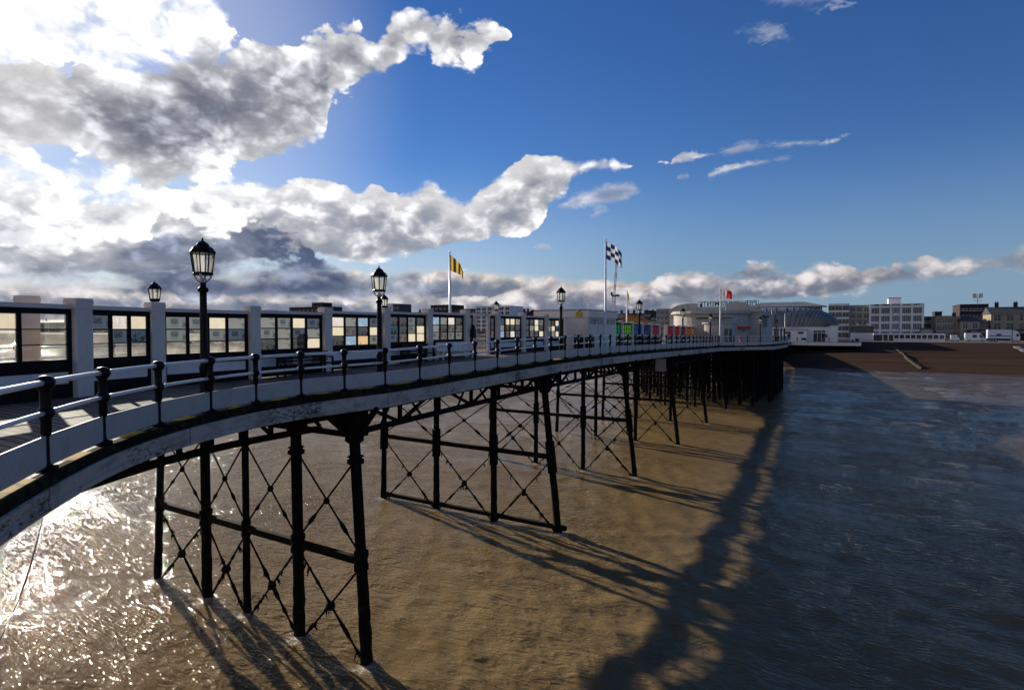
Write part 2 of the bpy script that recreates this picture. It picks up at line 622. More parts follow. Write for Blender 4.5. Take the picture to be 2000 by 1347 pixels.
def deck_mat():
    m, t, b, oc = nodes('deck_planks')
    p = geo_pos(t)
    s = t.nodes.new('ShaderNodeSeparateXYZ')
    t.links.new(p.s, s.inputs[0])
    x, y = N(s.outputs[0]), N(s.outputs[1])
    k = y / 0.19 + 200.0
    f = N.m('FRACT', k)
    gap = sstep(N.m('ABSOLUTE', f - 0.5), 0.36, 0.42)
    pid = N.m('FLOOR', k)
    wn = t.nodes.new('ShaderNodeTexWhiteNoise')
    wn.noise_dimensions = '1D'
    t.links.new(pid.s, wn.inputs['W'])
    tone = N(wn.outputs['Value'])
    grain = noise(vec(x * 1.2, y * 22.0, 0.0), 1.0, 5.0, 0.65)
    stain = noise(p, 0.7, 4.0, 0.6)
    base = mixc(tone * 0.8 + (grain - 0.5) * 0.8, (0.15, 0.105, 0.072), (0.34, 0.25, 0.18))
    base = mixc(sstep(stain, 0.5, 0.75) * 0.5, base, (0.10, 0.08, 0.065))
    t.links.new(mixc(gap, base, (0.012, 0.01, 0.009)).s, b.inputs['Base Color'])
    b.inputs['Roughness'].default_value = 0.7
    b.inputs['Specular IOR Level'].default_value = 0.2
    bump(t, b, (1.0 - gap) * 0.7 + grain * 0.3, 0.5, 0.012)
    return m


M['deck'] = deck_mat()


def film_mat(name, color, pic=None, picscale=6.0, density=0.5, trans=0.85, seed=0.0, cell=0.0):
    """printed sheet lit from behind: translucent paper with shapes printed on it"""
    m, t, b, oc = nodes(name)
    t.nodes.remove(b)
    tr = t.nodes.new('ShaderNodeBsdfTranslucent')
    df = t.nodes.new('ShaderNodeBsdfDiffuse')
    gl = t.nodes.new('ShaderNodeBsdfGlossy')
    gl.inputs['Roughness'].default_value = 0.08
    m1 = t.nodes.new('ShaderNodeMixShader')
    m2 = t.nodes.new('ShaderNodeMixShader')
    off = t.nodes.new('ShaderNodeVectorMath')
    t.links.new(oc.s, off.inputs[0])
    off.inputs[1].default_value = (seed, seed * 1.7, seed * 0.3)
    v = N(off.outputs[0])
    c = mixc(sstep(noise(v, 4.0, 3.0), 0.35, 0.7) * 0.3, color, tuple(k * 0.7 for k in color))
    if pic is not None:
        n1 = noise(v, picscale, 6.0, 0.6)
        n2 = noise(v, picscale * 2.7, 4.0, 0.6)
        s = t.nodes.new('ShaderNodeSeparateXYZ')
        t.links.new(oc.s, s.inputs[0])
        if cell:
            # a printed page: one or two pictures and lines of small type
            x, z = N(s.outputs[0]) , N(s.outputs[2])
            ox = math.sin(seed * 12.9) * 0.12
            def rect(x0, x1, z0, z1):
                q = nmin(nmin(sstep(x, x0, x0 + .004), sstep(-1.0 * x, -x1, -x1 + .004)), nmin(sstep(z, z0, z0 + .004), sstep(-1.0 * z, -z1, -z1 + .004)))
                return q
            pics = nmax(rect(-0.28 + ox, -0.04 + ox, -0.05, 0.13), rect(0.08 + ox, 0.27 + ox, -0.14, 0.03))
            lines = sstep(N.m('ABSOLUTE', N.m('FRACT', z * 34.0 + 20.0) - 0.5), 0.25, 0.3) * sstep(noise(vec(x * 50.0, N.m('FLOOR', z * 34.0), 0.0), 1.0, 1.0), 0.42, 0.5)
            text = nmax(rect(-0.27 + ox, -0.05 + ox, -0.145, -0.07), rect(0.06 + ox, 0.28 + ox, 0.05, 0.14)) * lines
            c = mixc(text * 0.75, c, pic)
            c = mixc(pics * (0.4 + density), c, mixc(sstep(n2, 0.4, 0.62), pic, tuple(min(0.6, k * 2.6) for k in pic)))
        else:
            c = mixc(sstep(n1, 0.62 - density * 0.3, 0.72 - density * 0.22), c, mixc(sstep(n2, 0.35, 0.68), pic, tuple(k * 0.3 for k in pic)))
    for nn in (tr, df):
        t.links.new(c.s, nn.inputs['Color'])
    m1.inputs[0].default_value = 1 - trans
    t.links.new(tr.outputs[0], m1.inputs[1])
    t.links.new(df.outputs[0], m1.inputs[2])
    m2.inputs[0].default_value = 0.06
    t.links.new(m1.outputs[0], m2.inputs[1])
    t.links.new(gl.outputs[0], m2.inputs[2])
    t.links.new(m2.outputs[0], t.nodes['Material Output'].inputs[0])
    return m


def clear_mat(name, tint=(0.75, 0.78, 0.76), dirt=0.25):
    m, t, b, oc = nodes(name)
    t.nodes.remove(b)
    tp = t.nodes.new('ShaderNodeBsdfTransparent')
    tp.inputs[0].default_value = (*tint, 1)
    tl = t.nodes.new('ShaderNodeBsdfTranslucent')
    tl.inputs[0].default_value = (0.7, 0.68, 0.6, 1)
    gl = t.nodes.new('ShaderNodeBsdfGlossy')
    gl.inputs['Roughness'].default_value = 0.03
    m1, m2 = t.nodes.new('ShaderNodeMixShader'), t.nodes.new('ShaderNodeMixShader')
    n = noise(oc, 2.2, 4.0, 0.5)
    t.links.new((sstep(n, 0.25, 0.8) * dirt).s, m1.inputs[0])
    t.links.new(tp.outputs[0], m1.inputs[1])
    t.links.new(tl.outputs[0], m1.inputs[2])
    m2.inputs[0].default_value = 0.07
    t.links.new(m1.outputs[0], m2.inputs[1])
    t.links.new(gl.outputs[0], m2.inputs[2])
    t.links.new(m2.outputs[0], t.nodes['Material Output'].inputs[0])
    return m


M['clear'] = clear_mat('clear_pane')
M['misty'] = clear_mat('misty_pane', (0.62, 0.62, 0.60), 0.42)
M['lampglass'] = clear_mat('lamp_glass', (0.86, 0.88, 0.87), 0.85)
PRINT = {
    'cream': film_mat('print_cream', (0.52, 0.475, 0.37), (0.45, 0.40, 0.30), 5.0, 0.15, seed=1.0),
    'ivory': film_mat('print_ivory', (0.52, 0.50, 0.46), (0.34, 0.33, 0.32), 7.0, 0.3, seed=2.0, cell=7.0),
    'pale': film_mat('print_pale', (0.15, 0.16, 0.165), (0.08, 0.087, 0.09), 5.0, 0.3, seed=3.0),
    'text': film_mat('print_text', (0.11, 0.13, 0.14), (0.02, 0.025, 0.03), 8.0, 0.42, seed=4.0, cell=7.0),
    'photo': film_mat('print_photo', (0.042, 0.048, 0.053), (0.01, 0.012, 0.013), 7.0, 0.6, seed=5.0),
    'navy': film_mat('print_navy', (0.04, 0.055, 0.085), (0.01, 0.013, 0.022), 9.0, 0.6, seed=6.0, cell=8.0),
    'teal': film_mat('print_teal', (0.025, 0.05, 0.08), (0.008, 0.012, 0.02), 6.0, 0.5, seed=7.0),
    'sea': film_mat('print_sea', (0.16, 0.27, 0.40), (0.42, 0.47, 0.52), 4.0, 0.4, seed=8.0),
    'sunset': film_mat('print_sunset', (0.50, 0.36, 0.20), (0.10, 0.06, 0.04), 4.0, 0.3, seed=9.0),
    'mixed': film_mat('print_mixed', (0.075, 0.08, 0.085), (0.03, 0.02, 0.02), 8.0, 0.45, seed=10.0, cell=9.0),
}
FILM = {
    'green': film_mat('film_green', (0.0033, 0.0770, 0.0165), (0.01, 0.05, 0.02), 3.0, 0.3, seed=11.0),
    'lime': film_mat('film_lime', (0.0330, 0.1210, 0.0110), (0.02, 0.07, 0.02), 3.0, 0.3, seed=12.0),
    'blue': film_mat('film_blue', (0.0055, 0.0275, 0.1320), (0.01, 0.02, 0.12), 3.0, 0.3, seed=13.0),
    'indigo': film_mat('film_indigo', (0.0066, 0.0165, 0.0825), (0.01, 0.02, 0.08), 3.0, 0.35, seed=14.0),
    'pink': film_mat('film_pink', (0.1100, 0.0044, 0.0275), (0.10, 0.01, 0.03), 3.0, 0.3, seed=15.0),
    'red': film_mat('film_red', (0.1320, 0.0066, 0.0066), (0.10, 0.01, 0.01), 3.0, 0.3, seed=16.0),
    'orange': film_mat('film_orange', (0.1540, 0.0385, 0.0055), (0.12, 0.03, 0.01), 3.0, 0.3, seed=17.0),
    'amber': film_mat('film_amber', (0.1760, 0.0825, 0.0083), (0.12, 0.06, 0.01), 3.0, 0.3, seed=18.0),
}


def water_mat():
    m, t, b, oc = nodes('muddy_sea')
    p = geo_pos(t)
    n = noise(p, 0.09, 4.0, 0.55)
    n2 = noise(p, 0.8, 4.0, 0.6)
    sxyz = t.nodes.new('ShaderNodeSeparateXYZ')
    t.links.new(p.s, sxyz.inputs[0])
    east_shade = sstep(N(sxyz.outputs[0]) + (n - 0.5) * 22.0, -2.0, 16.0)     # darker base colour painted east of the pier, standing in for shade
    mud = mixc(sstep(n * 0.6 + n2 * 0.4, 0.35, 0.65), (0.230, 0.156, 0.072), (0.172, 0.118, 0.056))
    t.links.new(mixc(east_shade, mud, (0.10, 0.070, 0.041)).s, b.inputs['Base Color'])
    b.inputs['Roughness'].default_value = 0.045
    b.inputs['IOR'].default_value = 1.333

    def ripples(ang, sx, sy, sc, det):
        st = t.nodes.new('ShaderNodeMapping')
        st.inputs['Rotation'].default_value = (0, 0, R_(ang))
        st.inputs['Scale'].default_value = (sx, sy, 1.0)
        t.links.new(p.s, st.inputs[0])
        k = noise(N(st.outputs[0]), sc, det, 0.5, 0.6)
        return 1.0 - N.m('ABSOLUTE', k * 2.0 - 1.0)
    h = ripples(24, 0.45, 1.3, 2.5, 0.0) * 0.9 + ripples(40, 0.5, 1.3, 5.6, 0.0) * 0.5 + ripples(15, 0.55, 1.3, 11.0, 0.0) * 0.2
    gust = sstep(noise(p, 0.16, 3.0, 0.5), 0.3, 0.7) * 0.9 + 0.4
    bump(t, b, h * gust, 1.0, 0.058)
    fo = t.nodes.new('ShaderNodeAttribute')
    fo.attribute_name = 'foam'
    lace = noise(p, 9.0, 5.0, 0.7, 1.5)
    fm = sstep(lace + N(fo.outputs['Fac']) * 0.42, 0.74, 0.95)
    src = b.inputs['Base Color'].links[0].from_socket
    t.links.new(mixc(fm * 0.8, N(src), (0.55, 0.50, 0.42)).s, b.inputs['Base Color'])
    t.links.new((fm * 0.5 + 0.025).s, b.inputs['Roughness'])
    b.inputs['Specular IOR Level'].default_value = 0.13
    b.inputs['Specular Tint'].default_value = (1.0, 0.92, 0.84, 1.0)
    b.subsurface_method = 'BURLEY'
    b.inputs['Subsurface Weight'].default_value = 0.4
    b.inputs['Subsurface Radius'].default_value = (1.0, 0.65, 0.3)
    b.inputs['Subsurface Scale'].default_value = 0.22
    return m


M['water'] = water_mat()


def shingle_mat():
    m, t, b, oc = nodes('shingle')
    p = geo_pos(t)
    s = t.nodes.new('ShaderNodeSeparateXYZ')
    t.links.new(p.s, s.inputs[0])
    band = noise(vec(N(s.outputs[0]) * 0.02, N(s.outputs[1]) * 0.22, 0.0), 1.0, 5.0, 0.6)
    peb = noise(p, 9.0, 3.0, 0.7)
    c = mixc(sstep(band, 0.3, 0.7), (0.066, 0.036, 0.022), (0.034, 0.019, 0.012))
    c = mixc(sstep(peb, 0.4, 0.7) * 0.5, c, (0.085, 0.056, 0.038))
    t.links.new(c.s, b.inputs['Base Color'])
    b.inputs['Roughness'].default_value = 0.95
    b.inputs['Specular IOR Level'].default_value = 0.04
    bump(t, b, peb, 0.6, 0.05)
    return m


M['shingle'] = shingle_mat()
M['asphalt'] = pmat('asphalt', (0.055, 0.053, 0.052), None, 1.0, 0.9)
M['paving'] = pmat('paving', (0.20, 0.18, 0.165), None, 0.8, 0.85)
M['glass'] = pmat('window_glass', (0.02, 0.024, 0.028), (0.05, 0.055, 0.06), 0.6, 0.08, lo=0.45, hi=0.6)
M['render_white'] = pmat('white_render', (0.78, 0.77, 0.75), (0.64, 0.63, 0.61), 0.35, 0.7, stretch=(1, 1, 0.35))
M['render_cream'] = pmat('cream_render', (0.33, 0.255, 0.17), (0.27, 0.205, 0.14), 0.4, 0.75, stretch=(1, 1, 0.35))
M['render_grey'] = pmat('grey_render', (0.33, 0.30, 0.275), (0.26, 0.24, 0.22), 0.4, 0.75, stretch=(1, 1, 0.35))
M['brick_red'] = pmat('red_brick', (0.045, 0.020, 0.016), (0.032, 0.017, 0.015), 0.9, 0.9)
M['brick_dark'] = pmat('dark_brick', (0.04, 0.026, 0.022), (0.028, 0.019, 0.018), 0.9, 0.9)
M['slate'] = pmat('slate', (0.05, 0.052, 0.058), (0.033, 0.034, 0.04), 1.2, 0.7)
M['zinc'] = pmat('zinc_roof', (0.22, 0.225, 0.23), (0.12, 0.125, 0.13), 0.5, 0.55, lo=0.35, hi=0.7, stretch=(1, 1.6, 0.3))
M['red_paint'] = pmat('red_paint', (0.42, 0.035, 0.03), None, 3.0, 0.5)
M['ochre_paint'] = pmat('ochre_paint', (0.50, 0.21, 0.025), (0.42, 0.17, 0.02), 0.6, 0.6)
M['yellow_paint'] = pmat('yellow_paint', (0.62, 0.38, 0.03), None, 3.0, 0.5)
M['timber'] = pmat('groyne_timber', (0.05, 0.038, 0.028), (0.03, 0.024, 0.019), 1.4, 0.9)
M['steel'] = pmat('steel', (0.45, 0.45, 0.46), None, 3.0, 0.4, metal=0.8)
M['tyre'] = pmat('tyre', (0.015, 0.015, 0.015), None, 8.0, 0.85)
M['van_white'] = pmat('van_white', (0.74, 0.75, 0.77), (0.66, 0.67, 0.69), 1.0, 0.3)
M['navy_paint'] = pmat('navy_paint', (0.02, 0.03, 0.09), None, 3.0, 0.5)
M['pole_white'] = pmat('pole_white', (0.86, 0.85, 0.83), None, 3.0, 0.35)
M['skin'] = pmat('skin', (0.42, 0.26, 0.19), None, 20.0, 0.6)


def cloth(name, c): return pmat(name, c, tuple(v * 0.75 for v in c), 18.0, 0.85)


def flag_mat(name, c1, c2, kind):
    m, t, b, oc = nodes(name)
    t.nodes.remove(b)
    at = t.nodes.new('ShaderNodeAttribute')
    at.attribute_name = 'cloth_uv'
    s = t.nodes.new('ShaderNodeSeparateXYZ')
    t.links.new(at.outputs['Vector'], s.inputs[0])
    u, v = N(s.outputs[0]), N(s.outputs[1])
    if kind == 'check':
        k = N.m('MODULO', N.m('FLOOR', u * 4.0) + N.m('FLOOR', v * 4.0), 2.0)
    elif kind == 'stripe':
        k = N.m('MODULO', N.m('FLOOR', u * 6.0), 2.0)
    else:
        k = sstep(u, 0.495, 0.505)
    c = mixc(k, c1, c2)
    tr, df, mx = t.nodes.new('ShaderNodeBsdfTranslucent'), t.nodes.new('ShaderNodeBsdfDiffuse'), t.nodes.new('ShaderNodeMixShader')
    t.links.new(c.s, tr.inputs[0])
    t.links.new(c.s, df.inputs[0])
    mx.inputs[0].default_value = 0.5
    t.links.new(tr.outputs[0], mx.inputs[1])
    t.links.new(df.outputs[0], mx.inputs[2])
    t.links.new(mx.outputs[0], t.nodes['Material Output'].inputs[0])
    return m

# ---------------------------------------------------------------- sea and land
ZT = [(-60, -1.74), (12.9, -1.74), (16.2, -1.65), (21, -1.545), (26, -1.46), (33, -1.46), (39, -1.52), (49, -1.64), (69.5, -1.93), (81, -2.0),
      (103, -2.3), (150, -3.2), (195, -4.05), (235, -4.3), (400, -4.3)]


def zd(t):
    """deck height along the pier"""
    v = 0.0
    for k in (-2.0, -1.0, 0.0, 1.0, 2.0):
        v += float(np.interp(t + k, [a for a, _ in ZT], [b for _, b in ZT]))
    return EYE + v / 5


def grid_mesh(name, Xa, Ya, Za, mat):
    n, m = Xa.shape
    me = bpy.data.meshes.new(name)
    me.vertices.add(n * m)
    me.vertices.foreach_set('co', np.stack([Xa, Ya, Za], -1).astype(np.float32).ravel())
    i = np.arange((n - 1) * (m - 1))
    r, c = i // (m - 1), i % (m - 1)
    a = r * m + c
    q = np.stack([a, a + 1, a + m + 1, a + m], -1).astype(np.int32)
    me.loops.add(q.size)
    me.loops.foreach_set('vertex_index', q.ravel())
    me.polygons.add(len(q))
    me.polygons.foreach_set('loop_start', np.arange(0, q.size, 4, dtype=np.int32))
    me.polygons.foreach_set('loop_total', np.full(len(q), 4, dtype=np.int32))
    me.polygons.foreach_set('use_smooth', np.ones(len(q), dtype=bool))
    me.materials.append(mat)
    me.update(calc_edges=True)
    me.validate()
    o = bpy.data.objects.new(name, me)
    COL.objects.link(o)
    return o


def build_sea():
    rs = np.concatenate([np.geomspace(2.5, 260, 560), np.geomspace(275, 9000, 40)])
    th = np.concatenate([np.linspace(-20, 18, 40, endpoint=False), np.linspace(18, 162, 560), np.linspace(166, 338, 40)])
    th = np.radians(th) + YAW
    Rr, Th = np.meshgrid(rs, th, indexing='ij')
    X, Y = Rr * np.cos(Th), Rr * np.sin(Th)
    g = np.random.default_rng(5)
    H = np.zeros_like(X)
    DX, DY = np.zeros_like(X), np.zeros_like(X)
    cell = np.maximum(Rr * np.radians(0.26), Rr * 0.0083)
    for i in range(110):
        lam = float(np.exp(g.uniform(np.log(0.45), np.log(9.0))))
        base = R_(78) if lam > 2.2 else R_(60)             # crests run roughly along the beach
        a = base + g.normal(0, 0.32 if lam > 2.2 else 0.62)
        k = 2 * np.pi / lam
        amp = 0.0045 * lam ** 0.85 * g.uniform(0.5, 1.3)
        if lam > 2.2: amp *= 0.8
        ph = k * (X * np.cos(a) + Y * np.sin(a)) + g.uniform(0, 6.28)
        w = np.clip((lam / cell - 2.0) / 3.0, 0, 1)
        H += amp * w * np.cos(ph)
        DX -= 0.8 * amp * w * np.cos(a) * np.sin(ph)
        DY -= 0.8 * amp * w * np.sin(a) * np.sin(ph)
    for i in range(9):                                              # long low swell rolling in to the beach
        lam = float(g.uniform(5.0, 13.0))
        a = R_(90) + g.normal(0, 0.10)
        k = 2 * np.pi / lam
        amp = 0.0017 * lam * g.uniform(0.6, 1.2)
        ph = k * (X * np.cos(a) + Y * np.sin(a)) + g.uniform(0, 6.28) + 0.8 * np.sin(X * 0.05 + i)
        c_ = 0.5 + 0.5 * np.cos(ph)
        H += amp * (c_ ** 1.8 - 0.4) * 2.0
    patch = 0.75 + 0.45 * np.sin(X * 0.11 + 1.3) * np.sin(Y * 0.09 + X * 0.03)
    H *= patch
    Z = H.copy()
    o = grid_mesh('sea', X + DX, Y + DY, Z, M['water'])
    tag(o, kind='structure')
    # churned foam round every pile that stands in the water
    F = np.zeros_like(X)
    for px_, py_ in FOAM:
        d = np.hypot(X - px_ - 0.15, Y - py_ + 0.25)
        F = np.maximum(F, np.exp(-(d / 0.55) ** 2))
        d2 = np.hypot((X - px_ - 0.9) * 0.6, (Y - py_ + 0.4) * 1.2)
        F = np.maximum(F, 0.62 * np.exp(-(d2 / 0.6) ** 2))
    F = np.maximum(F, 0.30 * np.exp(-((Y - 159.5) / 0.8) ** 2))
    o.data.attributes.new('foam', 'FLOAT', 'POINT').data.foreach_set('value', F.astype(np.float32).ravel())


FOAM = [(p, 12.06) for p in (-11.95, -14.9, -17.6, -19.95, -23.25)] + [(p, t) for t in (24.6, 36.5, 48.4, 60.6, 72.6) for p in (-11.55, -15.3, -19.05, -22.95)]
build_sea()
PROM = EYE - 4.3


def build_land():
    xs = np.concatenate([np.linspace(-2500, -160, 20), np.linspace(-150, 300, 180), np.linspace(310, 2500, 20)])
    ys = np.concatenate([np.linspace(140, 232, 120)])
    X, Y = np.meshgrid(xs, ys, indexing='ij')
    pts_y = [140, 158, 170, 185, 196, 210, 222, 232]
    pts_z = [-1.2, 0.0, 0.9, 1.7, 3.4, 4.6, 5.3, PROM]
    Z = np.interp(Y + 3.0 * np.sin(X * 0.05) + 1.5 * np.sin(X * 0.13 + 1), pts_y, pts_z)
    Z += 0.10 * np.sin(Y * 0.9 + 0.8 * np.sin(X * 0.07)) * (Y < 226) * (Y > 150)
    g = np.random.default_rng(2)
    Z += g.normal(0, 0.03, Z.shape)
    o = grid_mesh('beach', X, Y, Z, M['shingle'])
    tag(o, kind='structure')
    mb = MB().box(-2500, 2500, 231.5, 243.0, PROM - 2.0, PROM + 0.06)
    tag(mb.build('promenade', M['paving']), kind='structure')
    mb = MB().box(-2500, 2500, 243.0, 258.0, PROM - 2.0, PROM - 0.07)
    tag(mb.build('road', M['asphalt']), kind='structure')
    mb = MB().box(-2500, 2500, 258.0, 6000, PROM - 2.0, PROM + 0.05)
    tag(mb.build('town_ground', M['paving']), kind='structure')


build_land()

# ---------------------------------------------------------------- the pier
def to_pt(X, Y): return (CY * X - SY * Y, SY * X + CY * Y)


AX = -17.6                                                        # centre line of the pier
NEAR = [(0.3, -9.0), (0.3, -1.0)] + [to_pt(*q) for q in ((-0.9, 0.2), (-2.4, 1.2), (-3.6, 2.4), (-4.5, 3.8), (-5.17, 5.3), (-5.76, 6.9),
        (-6.20, 8.47), (-6.40, 10.12), (-6.34, 11.75), (-6.06, 13.22), (-5.52, 14.62), (-4.76, 15.88))]
EDGE = -11.9
POST_PTS = NEAR[4:] + [(EDGE, 12.86 + 1.64 * k) for k in range(35)]
PLAT = [(EDGE, 69.5), (-7.05, 80.2), (-7.0, 103.0), (EDGE, 104.0)]


def catmull(P, n=6):
    out = []
    for i in range(len(P) - 1):
        p0, p1, p2, p3 = P[max(i - 1, 0)], P[i], P[i + 1], P[min(i + 2, len(P) - 1)]
        for k in range(n):
            t = k / n
            out.append(tuple(0.5 * (2 * b + (c - a) * t + (2 * a - 5 * b + 4 * c - d) * t * t + (3 * b - a - 3 * c + d) * t ** 3)
                             for a, b, c, d in zip(p0, p1, p2, p3)))
    out.append(tuple(P[-1]))
    return out


near_curve = catmull(NEAR + [(EDGE, 12.86), (EDGE, 14.5)], 6)
straight = [(EDGE, t) for t in np.arange(16.0, 69.4, 1.5)]
R_PATH2 = near_curve + [tuple(map(float, q)) for q in straight]
EDGE_A = R_PATH2 + PLAT[:1]                                       # as far as the widening


def with_normals(P):
    out = []
    for i, p in enumerate(P):
        def nrm(a, b):
            d = Vector((b[0] - a[0], b[1] - a[1])).normalized()
            return Vector((d.y, -d.x))
        n1 = nrm(P[max(i - 1, 0)], P[max(i - 1, 0) + 1])
        n2 = nrm(P[min(i, len(P) - 2)], P[min(i, len(P) - 2) + 1])
        n = (n1 + n2)
        n = n / max(0.3, n.dot(n1))
        out.append(((p[0], p[1], zd(p[1])), (n.x, n.y)))
    return out


RIGHT = with_normals(EDGE_A + PLAT[1:] + [(EDGE, 150.0), (EDGE, 193.0)])
LAX = -18.5  # mirror axis set left of centre: unseen far edge widened to shape its shadow
LEFT = [((2 * LAX - p[0], p[1], p[2]), (-n[0], n[1])) for p, n in RIGHT]

pier = empty('pier', (AX, 12.0, 0), 0, 'long white edged seaside pier with plank deck curving away to the shore', 'pier')
PO = (AX, 12.0, 0)
mb = MB()
KX = 10
vs, fs = [], []
for (a, _), (b, _) in zip(RIGHT, LEFT):
    for k in range(KX + 1):
        f = k / KX
        vs.append((a[0] * (1 - f) + b[0] * f, a[1], a[2]))
for i in range(len(RIGHT) - 1):
    for k in range(KX):
        q = i * (KX + 1) + k
        fs.append((q, q + 1, q + KX + 2, q + KX + 1))
mb.add(vs, [f[::-1] for f in fs])
nb = len(vs)
mb.add([(x, y, z - 0.12) for x, y, z in vs], fs, 1)
mb.build('decking', [M['deck'], M['under']], pier, PO)
for side, path in ((1, RIGHT), (-1, LEFT)):
    pr = [(-0.35, -0.02), (0.10, -0.02), (0.12, -0.20), (-0.35, -0.20)]
    pr = [(-0.12, 0.004), (0.13, -0.015), (0.15, -0.20), (-0.35, -0.20), (-0.35, -0.125)]
    taper = lambda t: float(np.interp(t, [1.5, 4.0, 7.0, 12.5], [0.72, 0.8, 0.9, 1.0]))
    MB().sweep(path, pr, scale=taper).build('kerb_beam', M['moss'], pier, PO)
    pr = [(0.10, -0.203), (0.185, -0.215), (0.165, -0.50), (0.185, -0.51), (0.175, -0.62), (0.14, -0.635), (0.06, -0.635)]
    taper = lambda t: float(np.interp(t, [1.5, 4.0, 7.0, 12.5], [0.62, 0.72, 0.85, 1.0]))
    MB().sweep(path, pr, scale=taper).build('fascia', M['fascia'], pier, PO)
    jb = -0.70 if side > 0 else -0.5
    pr = [(-0.28, -0.205), (-0.02, -0.205), (-0.02, jb), (-0.28, jb)]
    taper = lambda t: float(np.interp(t, [1.5, 4.0, 7.0, 12.5], [0.5, 0.6, 0.75, 1.0]))
    MB().sweep(path, pr, scale=taper).build('edge_joist', M['under'], pier, PO)

# girders below the deck: one lattice per pile line and bay, plus an added line
BENTS = [12.06, 24.6, 36.5, 48.4, 60.6, 72.6]
MID = [78.5, 82.5, 86.5, 90.5, 94.5, 98.5, 102.5]
FAR = [108.0, 114.0, 120.0, 127.0, 134.0, 142.0, 150.0, 158.0, 166.0, 175.0, 184.0]
LINES = [-12.45, -15.3, -19.0, -22.75]


def girder(mb, a, b, za, zb, n):
    a, b = Vector(a), Vector(b)
    A, B = a.copy(), b.copy()
    tz = lambda k: a.lerp(b, k / n) + Vector((0, 0, -za))
    bz = lambda k: a.lerp(b, k / n) + Vector((0, 0, -zb))
    mb.beam(tz(0), tz(n), 0.22, 0.16)
    mb.beam(bz(0), bz(n), 0.24, 0.14)
    for k in range(n + 1):
        mb.beam(tz(k), bz(k), 0.10, 0.12)
    for k in range(n):
        if k % 2 == 0:
            mb.beam(tz(k), bz(k + 1), 0.07, 0.11)
        else:
            mb.beam(bz(k), tz(k + 1), 0.07, 0.11)
        mb.beam(tz(k + 0.12) if k % 2 else tz(k + 0.88), bz(k + 0.55), 0.05, 0.07)


allb = BENTS + MID + FAR
for li, p in enumerate(LINES + [-24.75]):  # last line is an unseen extra girder, added for its shadow on the water
    for i in range(len(allb) - 1):
        t0, t1 = allb[i], allb[i + 1]
        if t0 > 150: continue
        g = MB()
        girder(g, (p, t0, zd(t0)), (p, t1, zd(t1)), 0.42, 1.36, 6)
        if li == 4: g.beam((p + 0.2, t0, zd(t0) - 1.32), (p + 0.2, t1, zd(t1) - 1.32), 0.1, 0.5)  # deep beam on the added girder, thickens the shadow band
        g.build('lattice_girder', M['iron'], pier, PO)
# curved girder and cross joists under the round head of the pier
rim = [(p, n) for p, n in RIGHT if p[1] < 12.2]
g = MB()
for off, dep in ((-2.3, 1.36),):
    g.sweep(rim, [(off - 0.12, -0.35), (off + 0.12, -0.35), (off + 0.12, -0.55), (off - 0.12, -0.55)])
    g.sweep(rim, [(off - 0.12, -dep), (off + 0.12, -dep), (off + 0.12, -dep - 0.15), (off - 0.12, -dep - 0.15)])
    for i in range(0, len(rim) - 1, 3):
        (p, n) = rim[i]
        q = Vector((p[0] + n[0] * off, p[1] + n[1] * off, p[2]))
        (p2, n2) = rim[min(i + 3, len(rim) - 1)]
        q2 = Vector((p2[0] + n2[0] * off, p2[1] + n2[1] * off, p2[2]))
        g.beam(q + Vector((0, 0, -0.45)), q + Vector((0, 0, -dep)), 0.1, 0.12)
        if i % 2 == 0:
            g.beam(q + Vector((0, 0, -0.45)), q2 + Vector((0, 0, -dep)), 0.07, 0.1)
g.build('rim_girder', M['iron'], pier, PO)
g = MB()
for t in np.arange(-7.5, 193, 1.5):
    w = [q for q, _ in RIGHT]
    pr_ = float(np.interp(t, [q[1] for q in w], [q[0] for q in w])) if t > 0.4 else 0.0
    g.box(2 * LAX - pr_ + 0.4, pr_ - 0.4, t - 0.09, t + 0.09, zd(t) - 0.40, zd(t) - 0.125)
g.build('joists', M['under'], pier, PO)
# yellow line painted along the kerb, broken where the post feet stand
def edge_at(k):
    i = int(k)
    return i


post_xy = [Vector((q[0], q[1])) for q in POST_PTS]
yl = MB()
for (a, na), (b, nb_) in zip(RIGHT[:-1], RIGHT[1:]):
    if a[1] > 69: break
    n_ = max(1, int(math.dist(a, b) / 0.14))
    for k in range(n_):
        f0, f1 = k / n_, (k + 1) / n_
        c = Vector((a[0] + (b[0] - a[0]) * (f0 + f1) / 2, a[1] + (b[1] - a[1]) * (f0 + f1) / 2))
        if c.y < 1 or min((c - q).length for q in post_xy) < 0.42:
            if yl.v:
                yl.build('painted_line', M['yellow'], pier, PO)
                yl = MB()
            continue
        q0 = [a[j] + (b[j] - a[j]) * f0 for j in range(3)]
        q1 = [a[j] + (b[j] - a[j]) * f1 for j in range(3)]
        e0, e1, w0, w1 = -0.09, 0.085, 0.0065, -0.0065
        yl.add([(q0[0] + na[0] * e0, q0[1] + na[1] * e0, q0[2] + w0), (q1[0] + na[0] * e0, q1[1] + na[1] * e0, q1[2] + w0),
                (q1[0] + na[0] * e1, q1[1] + na[1] * e1, q1[2] + w1), (q0[0] + na[0] * e1, q0[1] + na[1] * e1, q0[2] + w1)], [(0, 1, 2, 3)])
if yl.v: yl.build('painted_line', M['yellow'], pier, PO)

# ---------------------------------------------------------------- pile trestles
PAINT_BY_LEVEL = None


